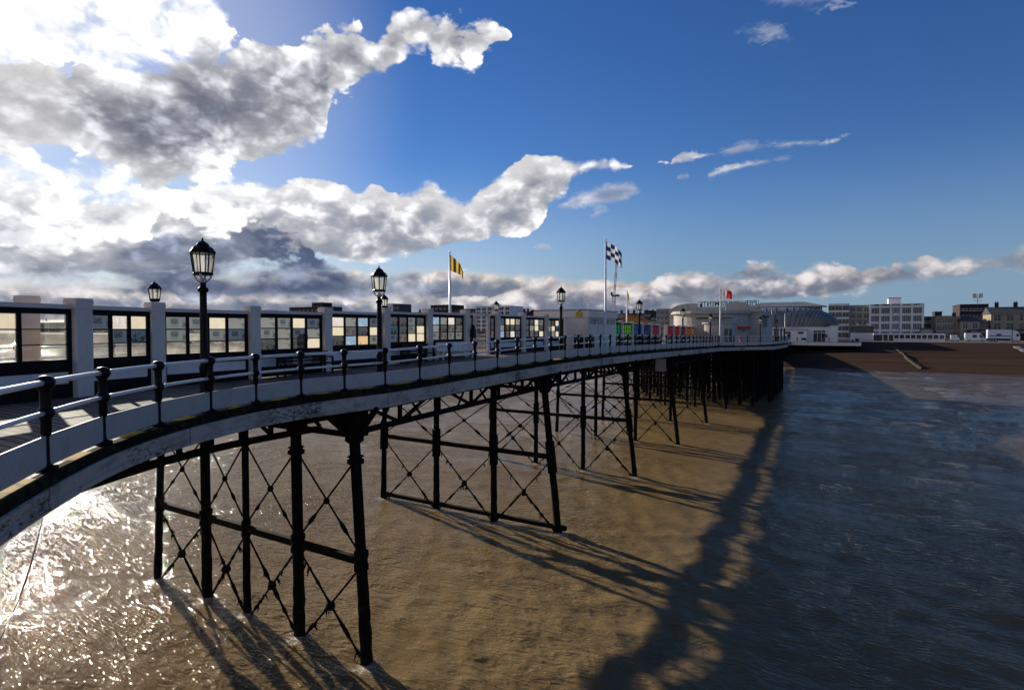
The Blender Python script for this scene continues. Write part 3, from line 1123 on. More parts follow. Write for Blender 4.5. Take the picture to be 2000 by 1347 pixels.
def pile_mb(a, b, r, seg=12):
    """a iron pile from deck a to sea bed b, crusted with barnacles low down"""
    a, b = Vector(a), Vector(b)
    n = 34
    d = (b - a)
    u = Vector((1, 0, 0)) if abs(d.normalized().x) < 0.9 else Vector((0, 1, 0))
    e1 = d.cross(u).normalized()
    e2 = d.cross(e1).normalized()
    vs, fs = [], []
    for i in range(n + 1):
        c = a + d * (i / n)
        crust = max(0.0, min(1.0, (3.2 - c.z) / 2.5))
        for k in range(seg):
            t = 2 * math.pi * k / seg
            rr = r * (1 + crust * rnd.uniform(-0.04, 0.26))
            vs.append(c + (e1 * math.cos(t) + e2 * math.sin(t)) * rr)
    for i in range(n):
        for k in range(seg):
            k2 = (k + 1) % seg
            fs.append((i * seg + k, i * seg + k2, (i + 1) * seg + k2, (i + 1) * seg + k))
    return MB().add(vs, fs, 0, True)


def rod_mb(a, b, r=0.026, weed=0.0, turn=0.7):
    a, b = Vector(a), Vector(b)
    m = MB()
    n = max(3, int((b - a).length / 0.18))
    pts, rr = [], []
    for i in range(n + 1):
        f = i / n
        c = a.lerp(b, f)
        wet = weed * max(0.0, min(1.0, (3.4 - c.z) / 2.0))
        pts.append(c)
        k = r * (1 + wet * rnd.choice((0.1, 0.3, 0.5, 1.3)))
        if abs(f - turn) < 0.035: k = r * 2.3
        rr.append(k)
    m.tube(pts, rr, 6)
    if weed:
        for i in range(n):
            c = pts[i]
            if c.z < 3.2 and rnd.random() < 0.16 * weed:
                for q in range(rnd.randint(2, 5)):
                    o = Vector((rnd.uniform(-.08, .08), rnd.uniform(-.08, .08), 0))
                    L = rnd.uniform(0.08, 0.34)
                    m.tube([c + o * 0.4, c + o + Vector((0, 0, -L * .5)), c + o * 1.6 + Vector((0, 0, -L))], [0.03, 0.024, 0.006], 5)
    return m


def trestle(t, tops, bases, radii, zbeam, label, low_beam=False, sleeves=False, detail=True, group='iron pile trestles under the pier'):
    root = empty('pile_trestle', ((tops[0] + tops[-1]) / 2, t, 0), 0, label, 'pile trestle', group)
    O = tuple(root.location)
    ztop = zd(t) - 0.62
    P = []
    for p0, p1, r in zip(tops, bases, radii):
        a, b = Vector((p0, t, ztop)), Vector((p1, t, 0))
        b = b + (b - a) * (1.6 / ztop)
        P.append((a, b, r))
        o = pile_mb(a, b, r, 12 if detail else 8)
        o.build('pile', M['iron'], root, O)
    at = lambda i, z: P[i][0].lerp(P[i][1], (P[i][0].z - z) / (P[i][0].z - P[i][1].z))
    if detail:
        # heavy head and collar of each pile
        for i, (a, b, r) in enumerate(P):
            h = MB()
            c = at(i, zd(t) - 1.0)
            hw = 0.33 if i in (0, len(P) - 1) else r * 1.3
            h.box(c.x - hw, c.x + hw, c.y - r * 1.7, c.y + r * 1.7, zd(t) - 1.44, zd(t) - 0.50)
            h.lathe([(r * 1.2, -0.12), (r * 1.7, -0.05), (r * 1.7, 0.05), (r * 1.2, 0.1)], at(i, zd(t) - 1.52), 12)
            for s in (-1, 1):
                h.beam((c.x + s * hw * 0.8, c.y, zd(t) - 1.36), (c.x + s * (hw + 0.62), c.y, zd(t) - 0.55), 0.10, 0.12)
                h.beam((c.x, c.y + s * 0.2, zd(t) - 1.38), (c.x, c.y + s * 1.25, zd(t) - 0.5), 0.11, 0.14)
            h.build('pile_head', M['iron'], root, O)
    zb = zbeam
    if detail:
        cb = MB()
        for i in range(len(P) - 1):
            cb.beam(at(i, zb), at(i + 1, zb), 0.16, 0.22)
        cb.build('cross_beam', M['weed'], root, O)
        cap = MB().beam(at(0, zd(t) - 0.95) + Vector((0.3, 0, 0)), at(len(P) - 1, zd(t) - 0.95) - Vector((0.3, 0, 0)), 0.2, 0.16)
        cap.beam(at(0, zd(t) - 1.42) + Vector((0.3, 0, 0)), at(len(P) - 1, zd(t) - 1.42) - Vector((0.3, 0, 0)), 0.2, 0.14)
        cap.build('cap_beam', M['iron'], root, O)
        if low_beam:
            lb = MB()
            for i in range(len(P) - 1):
                lb.beam(at(i, 0.20), at(i + 1, 0.20), 0.2, 0.2)
            lb.beam(at(0, 0.2), at(0, 0.2) + Vector((0.45, 0, 0)), 0.2, 0.2)
            lb.build('waterline_beam', M['weed'], root, O)
        for i, (a, b, r) in enumerate(P):
            j = MB()
            if sleeves:
                c0, c1 = at(i, zb + 0.75), at(i, zb - 0.75)
                j.tube([c0, c1], r * 1.42, 10)
                for s in (-1, 1):
                    j.beam(c0 + Vector((0, s * r * 1.6, 0)), c1 + Vector((0, s * r * 1.6, 0)), 0.14, 0.06, up=(0, 1, 0))
            else:
                j2 = MB()
                j.lathe([(r * 1.05, -0.3), (r * 1.35, -0.26), (r * 1.35, -0.12), (r * 1.18, -0.08), (r * 1.18, 0.1), (r * 1.35, 0.14), (r * 1.35, 0.28), (r * 1.05, 0.32)],
                        at(i, zb), 12)
                j2.lathe([(r * 1.1, -0.13), (r * 1.55, -0.1), (r * 1.55, 0.0), (r * 1.2, 0.02), (r * 1.2, 0.08), (r * 1.55, 0.1), (r * 1.1, 0.14)], at(i, zd(t) - 2.15), 12)
            j.build('pile_collar', M['iron'], root, O)
            if not sleeves: j2.build('pile_collar', M['iron'], root, O)
        zt_, zl = zd(t) - 2.15, -0.25
        for i in range(len(P) - 1):
            for lo, hi, w in ((zb + 0.15, zt_, 0.25), (zl, zb - 0.15, 1.0)):
                for a, b in (((i, hi), (i + 1, lo)), ((i + 1, hi), (i, lo))):
                    rod_mb(at(*a), at(*b), 0.03, w * rnd.uniform(0.7, 1.2), rnd.uniform(0.66, 0.8)).build('tie_rod', M['weed'] if w > 0.5 else M['iron'], root, O)
                c = (at(i, hi) + at(i + 1, lo) + at(i, lo) + at(i + 1, hi)) / 4
                kn = MB()
                kr = 0.10 if w < 0.5 else 0.15
                kn.lathe([(kr * 0.4, -kr), (kr * 0.9, -kr * 0.6), (kr * rnd.uniform(0.9, 1.2), 0), (kr * 0.8, kr * 0.7), (kr * 0.3, kr)], c, 9)
                kn.build('tie_knot', M['weed'] if w > 0.5 else M['iron'], root, O)
    else:
        g = MB()
        zt_ = zd(t) - 1.9
        for i in range(len(P) - 1):
            g.beam(at(i, zb), at(i + 1, zb), 0.16, 0.2)
            for lo, hi in ((zb, zt_), (-0.2, zb)):
                g.tube([at(i, hi), at(i + 1, lo)], 0.035, 5)
                g.tube([at(i + 1, hi), at(i, lo)], 0.035, 5)
        g.build('bracing', M['iron'], root, O)
        g = MB()
        g.beam(P[0][0], P[-1][0], 0.3, 0.3)
        g.beam(P[0][0] - Vector((0, 0, .7)), P[-1][0] - Vector((0, 0, .7)), 0.2, 0.16)
        g.build('cap_beam', M['iron'], root, O)
    return root


trestle(12.06, [-12.45, -15.0, -17.6, -19.95, -22.7], [-11.95, -14.9, -17.6, -19.95, -23.25], [0.165, 0.17, 0.115, 0.165, 0.13], 2.95,
        'nearest pile trestle, five dark piles with a mossy mid-height beam')
trestle(BENTS[1], LINES, [-11.6, -15.3, -19.05, -22.95], [0.165, 0.16, 0.16, 0.15], 3.6,
        'pile trestle with thick sleeves and a beam lying at the waterline', True, True)
ORD = ['pile trestle third from the camera, weed hanging on its crossed rods', 'fourth pile trestle out from the camera, just before the pale hanging board',
       'fifth pile trestle from the camera, under the coloured screens', 'sixth pile trestle, last one before the pier widens']
for t, lab in zip(BENTS[2:], ORD):
    trestle(t, LINES, [-11.55, -15.3, -19.05, -23.0], [0.155, 0.15, 0.15, 0.15], 3.7, lab, False, t < 40)
for i, t in enumerate(MID):
    tp = [-7.6, -9.2, -10.8, -12.45, -14.0, -15.6, -17.6, -19.6, -21.2, -22.75, -24.4, -26.0, -27.6]
    if t < 80: tp = tp[1:-1]
    trestle(t, tp, tp, [0.2] * len(tp), 3.8, 'wide trestle %s under the platform of the amusement hall' % ['seaward of all', 'second from the seaward end', 'third from the seaward end', 'in the middle', 'third from the shore end', 'second from the shore end', 'nearest the shore'][i], detail=False)
for i, t in enumerate(FAR):
    trestle(t, LINES, LINES, [0.16] * 4, 3.6, 'small far trestle in the dark below the shoreward pier', detail=False)

# ---------------------------------------------------------------- railings
def post_mesh():
    m = MB()
    m.lathe([(0.115, 0.0), (0.115, 0.03), (0.06, 0.06), (0.034, 0.10), (0.030, 0.40), (0.045, 0.43), (0.058, 0.46), (0.058, 0.62), (0.064, 0.64),
             (0.088, 0.675), (0.095, 0.71), (0.088, 0.745), (0.064, 0.775), (0.060, 0.79), (0.060, 0.98), (0.068, 1.0), (0.095, 1.035), (0.108, 1.085),
             (0.095, 1.135), (0.055, 1.165), (0.012, 1.175)], (0, 0, 0), 14)
    m.box(-0.11, 0.11, -0.035, 0.035, 0.0, 0.055)
    for z in (0.14, 0.28, 0.40):
        m.lathe([(0.012, 0), (0.012, 0.02)], (0, 0.03, z), 6)
    return m


def panel_mb(L):
    m = MB()
    m.box(0.045, L - 0.045, -0.012, 0.012, 0.048, 0.43)
    return m


def railing(name, pts, label, infill=True, posts=True, grp=None):
    z0 = zd(pts[0][1])
    root = empty(name, (pts[0][0], pts[0][1], z0), 0, label, 'railing', grp)
    O = tuple(root.location)
    P3 = [Vector((q[0], q[1], zd(q[1]))) for q in pts]
    pm = post_mesh().build('post', M['black'], root)
    for i, q in enumerate(P3):
        o = pm if i == 0 else pm.copy()
        if i: COL.objects.link(o); o.parent = root
        a = P3[min(i + 1, len(P3) - 1)] - P3[max(i - 1, 0)]
        o.location = q - root.location
        o.rotation_euler = (0, 0, math.atan2(a.y, a.x) + math.pi / 2)
    for z, r in ((1.085, 0.036), (0.71, 0.030)):
        for i in range(0, len(P3) - 1):
            if i > 14 and (i - 15) % 4: continue
            j = i + 1 if i < 15 else min(i + 4, len(P3) - 1)
            seg = P3[i:j + 1]
            if i < 15 and i < 9 and len(P3) > 20:               # the curved part: bend each length a little
                p0, p3 = P3[max(i - 1, 0)], P3[min(i + 2, len(P3) - 1)]
                seg = [Vector(c) for c in catmull([p0, P3[i], P3[i + 1], p3], 5)[5:11]]
            MB().tube([s + Vector((0, 0, z)) for s in seg], r, 10).build('rail', M['rail'], root, O)
    if infill:
        cache = {}
        for i in range(len(P3) - 1):
            a, b = P3[i], P3[i + 1]
            L = round((b - a).length, 2)
            if L not in cache:
                o = panel_mb(L).build('infill_panel', M['infill'], root)
                cache[L] = o
            else:
                o = cache[L].copy()
                COL.objects.link(o)
                o.parent = root
            d = b - a
            n = Vector((d.y, -d.x, 0)).normalized() * 0.035
            o.location = a - root.location + n * 0.0
            o.rotation_euler = (0, -math.asin(d.z / d.length), math.atan2(d.y, d.x))
    return root


railing('railing', POST_PTS, 'railing in the foreground with black ball posts, white rails and wire mesh panels')
k = []
for a, b in zip(PLAT[:3], PLAT[1:4]):
    n = max(1, round(math.dist(a, b) / 2.9))
    k += [(a[0] + (b[0] - a[0]) * i / n, a[1] + (b[1] - a[1]) * i / n) for i in range(n)]
railing('railing', k, 'railing round the wide platform in front of the amusement hall')
lp = [(2 * LAX - q[0], q[1]) for q in POST_PTS[2:]]
railing('railing', lp[:60:1], 'railing on the far side of the deck, seen through the wind screens')
railing('railing', [(6.0, 197 + 3.2 * i) for i in range(11)], 'small far railing at the pavilion terrace by the shore', infill=False)

# ---------------------------------------------------------------- lamp posts
def lantern(root, O, z, s=1.0):
    """eight-sided lantern whose glass starts at height z"""
    rb, rt, h = 0.185 * s, 0.235 * s, 0.42 * s
    m = MB()
    m.lathe([(rb * 1.08, z - 0.05), (rb * 1.12, z - 0.01), (rb * 1.05, z + 0.012)], (0, 0, 0), 8, smooth=False)
    for k in range(8):
        t = math.pi / 8 * 0 + 2 * math.pi * k / 8
        m.beam((rb * math.cos(t), rb * math.sin(t), z), (rt * math.cos(t), rt * math.sin(t), z + h), 0.022 * s, 0.022 * s)
    m.build('lantern_frame', M['black'], root)
    g = MB()
    vs = []
    for k in range(8):
        t = 2 * math.pi * k / 8
        vs += [(rb * .97 * math.cos(t), rb * .97 * math.sin(t), z + 0.015), (rt * .97 * math.cos(t), rt * .97 * math.sin(t), z + h)]
    g.add(vs, [(2 * k, (2 * k + 2) % 16, (2 * k + 3) % 16, 2 * k + 1) for k in range(8)])
    g.build('lantern_glass', M['lampglass'], root)
    r = MB()
    r.lathe([(rt * 1.10, z + h - 0.005), (rt * 1.12, z + h + 0.03 * s), (rt * 0.86, z + h + 0.12 * s), (rt * 0.58, z + h + 0.165 * s), (rt * 0.56, z + h + 0.175 * s),
             (rt * 0.60, z + h + 0.185 * s), (rt * 0.30, z + h + 0.25 * s), (rt * 0.10, z + h + 0.275 * s), (0.022 * s, z + h + 0.30 * s), (0.03 * s, z + h + 0.315 * s), (0.004, z + h + 0.34 * s)],
            (0, 0, 0), 8, smooth=False)
    r.build('lantern_roof', M['black'], root)


def lamp_post():
    root = empty('street_lamp', (0, 0, 0), 0, None, 'street lamp', 'lamps along the pier railing')
    m = MB()
    m.lathe([(0.15, 0), (0.15, 0.06), (0.115, 0.10), (0.10, 0.14), (0.095, 0.9), (0.105, 0.92), (0.105, 1.0), (0.085, 1.03), (0.082, 1.1), (0.07, 2.5), (0.07, 2.58),
             (0.10, 2.60), (0.112, 2.645), (0.095, 2.68), (0.065, 2.70), (0.058, 2.76), (0.07, 2.785), (0.05, 2.79)], (0, 0, 0), 16)
    m.build('pole', M['black'], root)
    b = MB()
    b.lathe([(0.05, 2.78), (0.062, 2.82), (0.075, 2.87), (0.05, 2.90)], (0, 0, 0), 10)
    for k in range(4):
        t = 2 * math.pi * (k + 0.5) / 4
        c, s = math.cos(t), math.sin(t)
        b.tube([(0.04 * c, 0.04 * s, 2.80), (0.10 * c, 0.10 * s, 2.84), (0.15 * c, 0.15 * s, 2.90), (0.165 * c, 0.165 * s, 2.96), (0.20 * c, 0.20 * s, 2.955)], 0.022, 7)
    b.build('lantern_bracket', M['white'], root)
    lantern(root, (0, 0, 0), 3.0, 1.0)
    return root


L0 = lamp_post()
LAMP_T = [(413, None), (0, 12.86), (0, 25.98), (0, 39.1), (0, 52.2), (0, 65.3), (-8.4, 78.2), (-7.5, 90.0)]
LAMP_LAB = ['tall black street lamp with pale lantern at the railing, nearest of the row', 'second street lamp along the railing, rising in front of a screen pillar',
            'street lamp beside the seaward corner of the white kiosk', 'street lamp among the blue and pink screens', 'street lamp before the amber screens',
            'street lamp against the rounded front of the amusement hall', 'small far street lamp on the platform corner', 'farthest street lamp, beside the amusement hall wall']
for i, ((a, t), lab) in enumerate(zip(LAMP_T, LAMP_LAB)):
    if i == 0:
        x, y = to_pt(-6.34, 11.75)
        x -= 0.2
    elif i < 6:
        x, y = EDGE - 0.22, t
    else:
        x, y = a, t
    o = L0 if i == 0 else copy_tree(L0)
    o.location = (x, y, zd(y))
    o['label'] = lab
    o.scale = (0.975, 0.975, 0.975)

# ---------------------------------------------------------------- wind screens down the middle of the deck
def pillar(p, t, label, w=0.40, h=2.55, rz=0.0, shoreward=False):
    r = empty('screen_pillar', (p, t, zd(t)), rz, label, 'pillar', 'white pillars between the wind screens')
    m = MB()
    m.box(-w / 2, w / 2, -w / 2, w / 2, 0, h - 0.27)
    m.box(-w / 2 - 0.055, -w / 2 - 0.001, -0.09, 0.09, 0, h - 0.3)
    m.build('shaft', M['pillar'], r)
    c = MB()
    for k in range(4):
        e = 0.012 if k % 2 == 0 else 0.0
        c.box(-w / 2 - e - .01, w / 2 + e + .01, -w / 2 - e - .01, w / 2 + e + .01, h - 0.27 + 0.065 * k + 0.001, h - 0.27 + 0.065 * (k + 1))
    c.build('cap', M['pillar'], r)
    return r


def screen(A, B, panes, label, grp='glazed wind screens down the pier deck', cols=4, lower='white', trim=0.2, films=None, z_lo=0.98, z_hi=2.12):
    A, B = Vector(A), Vector(B)
    d = (B - A)
    L = d.length
    zb = (zd(A.y) + zd(B.y)) / 2
    r = empty('wind_screen', (A.x, A.y, zb), math.atan2(d.y, d.x), label, 'wind screen', grp)
    x0, x1 = trim, L - trim
    th = 0.035
    MB().box(x0, x1, -0.075, 0.075, 2.262, 2.37).build('top_rail', M['pillar'], r)
    f = MB()
    f.box(x0, x1, -th, th, z_hi, 2.26)
    f.box(x0, x1, -th, th, 0.72, z_lo)
    f.box(x0, x0 + 0.10, -th, th, 0, z_lo - 1e-3 if False else 0.72)
    f.box(x1 - 0.10, x1, -th, th, 0, 0.72)
    f.box(x0 + 0.10, x1 - 0.10, -th, th, 0.0, 0.36)
    f.box(x0 + 0.10, x1 - 0.10, -th, th, 0.66, 0.72)
    st = 0.10
    f.box(x0, x0 + st, -th, th, z_lo, z_hi)
    f.box(x1 - st, x1, -th, th, z_lo, z_hi)
    gx0, gx1 = x0 + st, x1 - st
    cw = (gx1 - gx0) / cols
    rows = len(panes)
    rh = (z_hi - z_lo) / rows
    for c in range(1, cols):
        f.box(gx0 + c * cw - 0.045, gx0 + c * cw + 0.045, -th, th, z_lo, z_hi)
    for q in range(1, rows):
        for c in range(cols):
            a = gx0 + c * cw + (0.045 if c else 0)
            b = gx0 + (c + 1) * cw - (0.045 if c < cols - 1 else 0)
            f.box(a, b, -th + .004, th - .004, z_lo + q * rh - 0.014, z_lo + q * rh + 0.014)
    f.build('frame', M['frame'], r)
    MB().box(x0 + 0.10, x1 - 0.10, -0.02, 0.02, 0.361, 0.659).build('lower_panel', M['white'], r)
    for q, row in enumerate(panes):
        for c in range(cols):
            k = row[c % len(row)]
            a = gx0 + c * cw + (0.045 if c else 0)
            b = gx0 + (c + 1) * cw - (0.045 if c < cols - 1 else 0)
            z1 = z_hi - q * rh - (0.014 if q else 0)
            z0 = z_hi - (q + 1) * rh + (0.014 if q < rows - 1 else 0)
            mt = M[k] if k in ('clear', 'misty') else (PRINT[k] if k in PRINT else FILM[k])
            nm = 'pane' if k in ('clear', 'misty') else 'printed_panel'
            cx, cz = (a + b) / 2, (z0 + z1) / 2
            m = MB().add([(a, 0, z0), (b, 0, z0), (b, 0, z1), (a, 0, z1)], [(0, 1, 2, 3)])
            o = m.build(nm, mt, r, (cx, 0, cz))
            o.location = (cx, 0, cz)
    return r


P_T = [12.4, 15.63, 19.0, 22.1, 25.35, 28.6, 31.8, 35.1]
S2 = (-17.58, 9.17)
S1 = (-17.05, 7.0)
S0 = (-16.05, 3.2)
Sm = (-14.7, 0.2)
PL = [(Sm, 'tall white pillar outside the left edge'), (S1, 'thick white pillar between the two leftmost glazed screens'), (S2, 'white pillar carrying a small lantern, left of the nearest street lamp'),
      ((AX, P_T[0]), 'white pillar just to the right of the nearest street lamp'), ((AX, P_T[1]), 'white pillar right of the dark lattice bench'),
      ((AX, P_T[2]), 'white pillar hidden behind the second street lamp, with a small lantern'), ((AX, P_T[3]), 'white pillar right of the second street lamp'),
      ((AX, P_T[4]), 'white pillar with a dark box fixed to it, at the gap between screens'), ((AX, P_T[5]), 'white pillar with a lantern on the far side of the gap'),
      ((AX, P_T[6]), 'white pillar with the gabled roof showing behind it'), ((AX, P_T[7]), 'white pillar nearest to the white kiosk')]
for (q, lab) in PL[1:]:
    pillar(q[0], q[1], lab, 0.42 if q in (S1,) else 0.38, rz=0.25 if q is S1 else 0.0)
T_ = 'text'
SC = [
    (S0, S1, [['cream', 'cream', 'clear'], ['clear', 'misty', 'clear'], ['clear', 'clear', 'clear']], 3, 'leftmost glazed wind screen with large clear panes'),
    (S1, S2, [['navy', 'ivory', 'cream'], ['clear', 'navy', 'teal'], ['clear', 'clear', 'clear']], 3, 'glazed wind screen with two dark picture panes, left of the lantern pillar'),
    (S2, (AX, P_T[0]), [[T_, T_, 'cream', 'pale'], [T_, 'misty', T_, 'navy'], ['misty', 'clear', 'misty', 'misty']], 4, 'glazed wind screen behind the nearest street lamp'),
    ((AX, P_T[0]), (AX, P_T[1]), [['pale', T_, 'cream', 'navy'], [T_, 'pale', 'navy', 'pale'], ['photo', 'pale', 'photo', 'cream']], 4, 'wind screen of printed panes behind the dark lattice bench'),
    ((AX, P_T[1]), (AX, P_T[2]), [['ivory', 'pale', 'sea', 'navy'], ['cream', 'mixed', 'photo', 'cream'], ['photo', 'sea', 'sunset', T_]], 4, 'wind screen of printed panes left of the second street lamp'),
    ((AX, P_T[2]), (AX, P_T[3]), [['photo', 'photo', T_, 'photo'], ['teal', 'photo', T_, 'cream'], ['navy', 'mixed', 'cream', 'cream']], 4, 'wind screen of mostly dark prints right of the second street lamp'),
    ((AX, P_T[3]), (AX, P_T[4]), [['sea', 'pale', 'ivory', 'photo'], ['pale', 'photo', 'mixed', 'mixed'], [T_, 'mixed', T_, T_]], 4, 'wind screen with a bright blue top pane behind the white bench'),
    ((AX, P_T[5]), (AX, P_T[6]), [['navy', 'cream', 'cream', 'pale'], ['pale', 'photo', 'photo', 'photo'], ['sea', 'mixed', 'ivory', 'navy']], 4, 'wind screen with two yellow top panes, right of the gap'),
    ((AX, P_T[6]), (AX, P_T[7]), [['photo', 'photo', 'ivory', T_], ['photo', 'pale', 'cream', 'photo'], ['navy', 'mixed', 'navy', 'cream']], 4, 'wind screen with a cream column of panes near the kiosk'),
    ((AX, P_T[7]), (AX, 38.3), [['mixed', 'photo', 'ivory', 'photo'], ['pale', 'cream', 'teal', 'cream'], ['navy', 'pale', 'ivory', 'navy']], 4, 'wind screen touching the white kiosk'),
]
for a, b, pn, c, lab in SC:
    screen(a, b, pn, lab, cols=c)
screen((AX, P_T[4]), (AX, P_T[4] + 0.92), [['photo'], ['teal'], ['pale']], 'narrow one pane wide screen left of the gap', cols=1)
screen((AX, P_T[5] - 0.92), (AX, P_T[5]), [['photo'], ['photo'], ['mixed']], 'narrow one pane wide screen right of the gap', cols=1)
# the gap between the two narrow screens keeps a slim white post and a top rail
r = empty('gateway', (AX, P_T[4] + 0.92, zd(27)), 0, 'open white framed gap through the wind screens', 'gateway')
g = MB()
g.box(-0.09, 0.09, -0.10, 0.10, 0, 2.26)
g.box(-0.09, 0.09, 1.30, 1.51, 0, 2.26)
g.box(-0.075, 0.075, -0.10, 1.51, 2.262, 2.37)
g.build('gate_frame', M['pillar'], r)

FILM_ORDER = ['green', 'green', 'lime', 'blue', 'indigo', 'pink', None, 'pink', 'red', 'red', 'orange', 'amber']
FL = ['bright green glazed screen next to the kiosk', 'second green glazed screen from the kiosk', 'lime green glazed screen before the first blue one', 'bright blue glazed screen left of a street lamp',
      'dark blue glazed screen right of a street lamp', 'pink glazed screen after the blue pair', None, 'second pink glazed screen, beyond the plain gap', 'red glazed screen after the pink ones', 'second red glazed screen, left of a far street lamp',
      'orange glazed screen near the amusement hall', 'amber glazed screen nearest the amusement hall']
ts = [44.6 + 3.25 * i for i in range(13)]
for i, t in enumerate(ts):
    nb_ = ['the green screens', 'two green screens', 'green and lime screens', 'the lime and blue screens', 'two blue screens', 'the blue and pink screens', 'pink screen and gap', 'gap and pink screen',
           'the pink and red screens', 'the two red screens', 'the red and orange screens', 'the orange and amber screens', 'amber screen and amusement hall'][i]
    pillar(AX, t, 'small white pillar between ' + nb_ if i else 'small white pillar at the shoreward side of the kiosk', 0.36, 2.5)
    if i < 12 and FILM_ORDER[i]:
        c = FILM_ORDER[i]
        screen((AX, t), (AX, ts[i + 1]), [[c, c, c, c], [c, c, c, c], [c, 'photo', c, 'photo']], FL[i], 'coloured wind screens beyond the kiosk', z_lo=0.9)
# a pillar standing on the far side of the leftmost screen
pillar(-18.25, 6.35, 'white pillar top showing above the leftmost wind screen', 0.40, 2.62)
pillar(-20.6, 15.4, 'white pillar behind the screens, partly seen beside the bench', 0.36, 2.5)


def pillar_lamp(p, t, label, h=2.56):
    r = empty('pillar_lantern', (p, t, zd(t) + h), 0, label, 'lantern', 'small lanterns on pillar tops')
    MB().lathe([(0.12, -0.005), (0.12, 0.03), (0.05, 0.05), (0.04, 0.06), (0.10, 0.066)], (0, 0, 0), 10).build('foot', M['black'], r)
    lantern(r, None, 0.08, 0.72)


pillar_lamp(S2[0], S2[1], 'small lantern on the pillar left of the nearest street lamp')
pillar_lamp(AX, P_T[2], 'small lantern half hidden behind the second street lamp')
pillar_lamp(AX, P_T[5], 'small lantern on the pillar right of the gap, by the white flats')


# ---------------------------------------------------------------- benches, bins and other deck furniture
def bench(p, t, L, label, white=False):
    r = empty('bench', (p, t, zd(t)), math.pi / 2, label, 'bench')
    mt = M['white'] if white else M['black']
    MB().box(-L / 2, L / 2, -0.38, 0.0, 0.40, 0.44).build('seat', mt, r)
    b = MB()
    if white:
        for k in range(6):
            x = -L / 2 + L * (k + 0.5) / 6
            b.box(x - L / 13.5, x + L / 13.5, 0.02, 0.06, 0.10, 0.86)
        b.box(-L / 2, L / 2, 0.061, 0.10, 0.3, 0.4)
    else:
        for z in (0.52, 0.62, 0.72, 0.82):
            b.box(-L / 2, L / 2, 0.02, 0.05, z, z + 0.05)
        for s in (-1, 1):
            for i in range(5):
                for j in range(4):
                    x = s * (L / 2 - 0.06 - 0.13 * i)
                    b.beam((x, 0.055, 0.46 + 0.1 * j), (x - s * 0.13, 0.055, 0.56 + 0.1 * j), 0.03, 0.03)
                    b.beam((x - s * 0.13, 0.055, 0.46 + 0.1 * j), (x, 0.055, 0.56 + 0.1 * j), 0.03, 0.03)
    b.build('backrest', mt, r)
    for s in (-1, 1):
        x = s * (L / 2 - 0.08)
        MB().box(x - 0.04, x + 0.04, -0.36, 0.06, 0.44, 0.45).box(x - 0.03, x + 0.03, -0.36, -0.30, 0, 0.40).box(x - 0.03, x + 0.03, 0.065, 0.12, 0, 0.80) \
            .box(x - 0.03, x + 0.03, -0.36, 0.06, 0.63, 0.68).box(x - 0.03, x + 0.03, -0.36, -0.31, 0.45, 0.63).build('arm_and_leg', mt, r)
    return r


# local y of the bench points to -X (its back), so it faces the right-hand railing
bench(AX + 0.50, P_T[0] + 1.75, 2.3, 'dark lattice backed bench in front of a printed wind screen')
bench(AX + 0.50, P_T[2] + 1.55, 2.0, 'dark bench right of the second street lamp')
bench(AX + 0.60, P_T[3] + 1.3, 2.7, 'white slatted bench with broad back boards', True)
for i in range(5):
    bench(AX + 0.5, ts[0] + 1.6 + 3.25 * (i + (1 if i > 1 else 0)), 2.0, ['dark bench under the first green screen', 'dark bench under the second green screen', 'dark bench under the bright blue screen',
          'dark bench under the dark blue screen', 'dark bench under the first pink screen'][i])


def bin_(p, t, label):
    r = empty('litter_bin', (p, t, zd(t)), 0, label, 'litter bin', 'black litter bins by the kiosk')
    MB().box(-0.25, 0.25, -0.25, 0.25, 0.0, 0.78).box(-0.27, 0.27, -0.27, 0.27, 0.0, 0.06).build('body', M['black'], r)
    m = MB().box(-0.25, -0.19, -0.25, 0.25, 0.785, 1.0).box(0.19, 0.25, -0.25, 0.25, 0.785, 1.0)
    m.box(-0.28, 0.28, -0.28, 0.28, 1.0, 1.06).box(-0.2, 0.2, -0.2, 0.2, 1.061, 1.12)
    m.build('hood', M['black'], r)


bin_(-15.7, 36.6, 'black litter bin with a hood, seaward one of the pair by the kiosk')
bin_(-15.1, 37.2, 'black litter bin with a hood, nearer the kiosk doors')
r = empty('wall_box', (AX + 0.25, P_T[4] + 0.3, zd(25.3) + 1.0), 0, 'dark box fixed to a white pillar at the gap', 'box')
MB().box(-0.05, 0.18, -0.13, 0.13, 0, 0.5).lathe([(0.11, 0.0), (0.12, 0.12), (0.08, 0.2), (0.02, 0.25)], (0.06, 0, 0.501), 10).build('body', M['black'], r)
r = empty('hanging_board', (EDGE + 0.3, 42.9, zd(42.9) - 0.7), 0, 'pale grey notice board hanging below the pier edge', 'board')
MB().box(-0.4, 0.4, -0.02, 0.02, -0.95, 0.0).build('board', M['render_grey'], r)
MB().box(-0.3, -0.26, -0.015, 0.015, 0.0, 0.25).box(0.26, 0.3, -0.015, 0.015, 0.0, 0.25).build('hanger', M['black'], r)
# loose cords hanging from the fascia
def cord(name, pts, lab):
    m = MB().tube(pts, 0.007, 5)
    o = m.build(name, M['black'], None, tuple(pts[0]))
    tag(o, lab, 'rope')


a = on_z(83, 1000, zd(0) - 0.55)
a.z = zd(0) - 0.63
cord('rope', catmull([tuple(a), tuple(a + Vector((-0.05, -0.1, -0.5))), tuple(a + Vector((-0.14, -0.22, -1.0))), tuple(a + Vector((-0.33, -0.4, -1.6)))], 4), 'loose black rope end dangling below the curved pier edge')

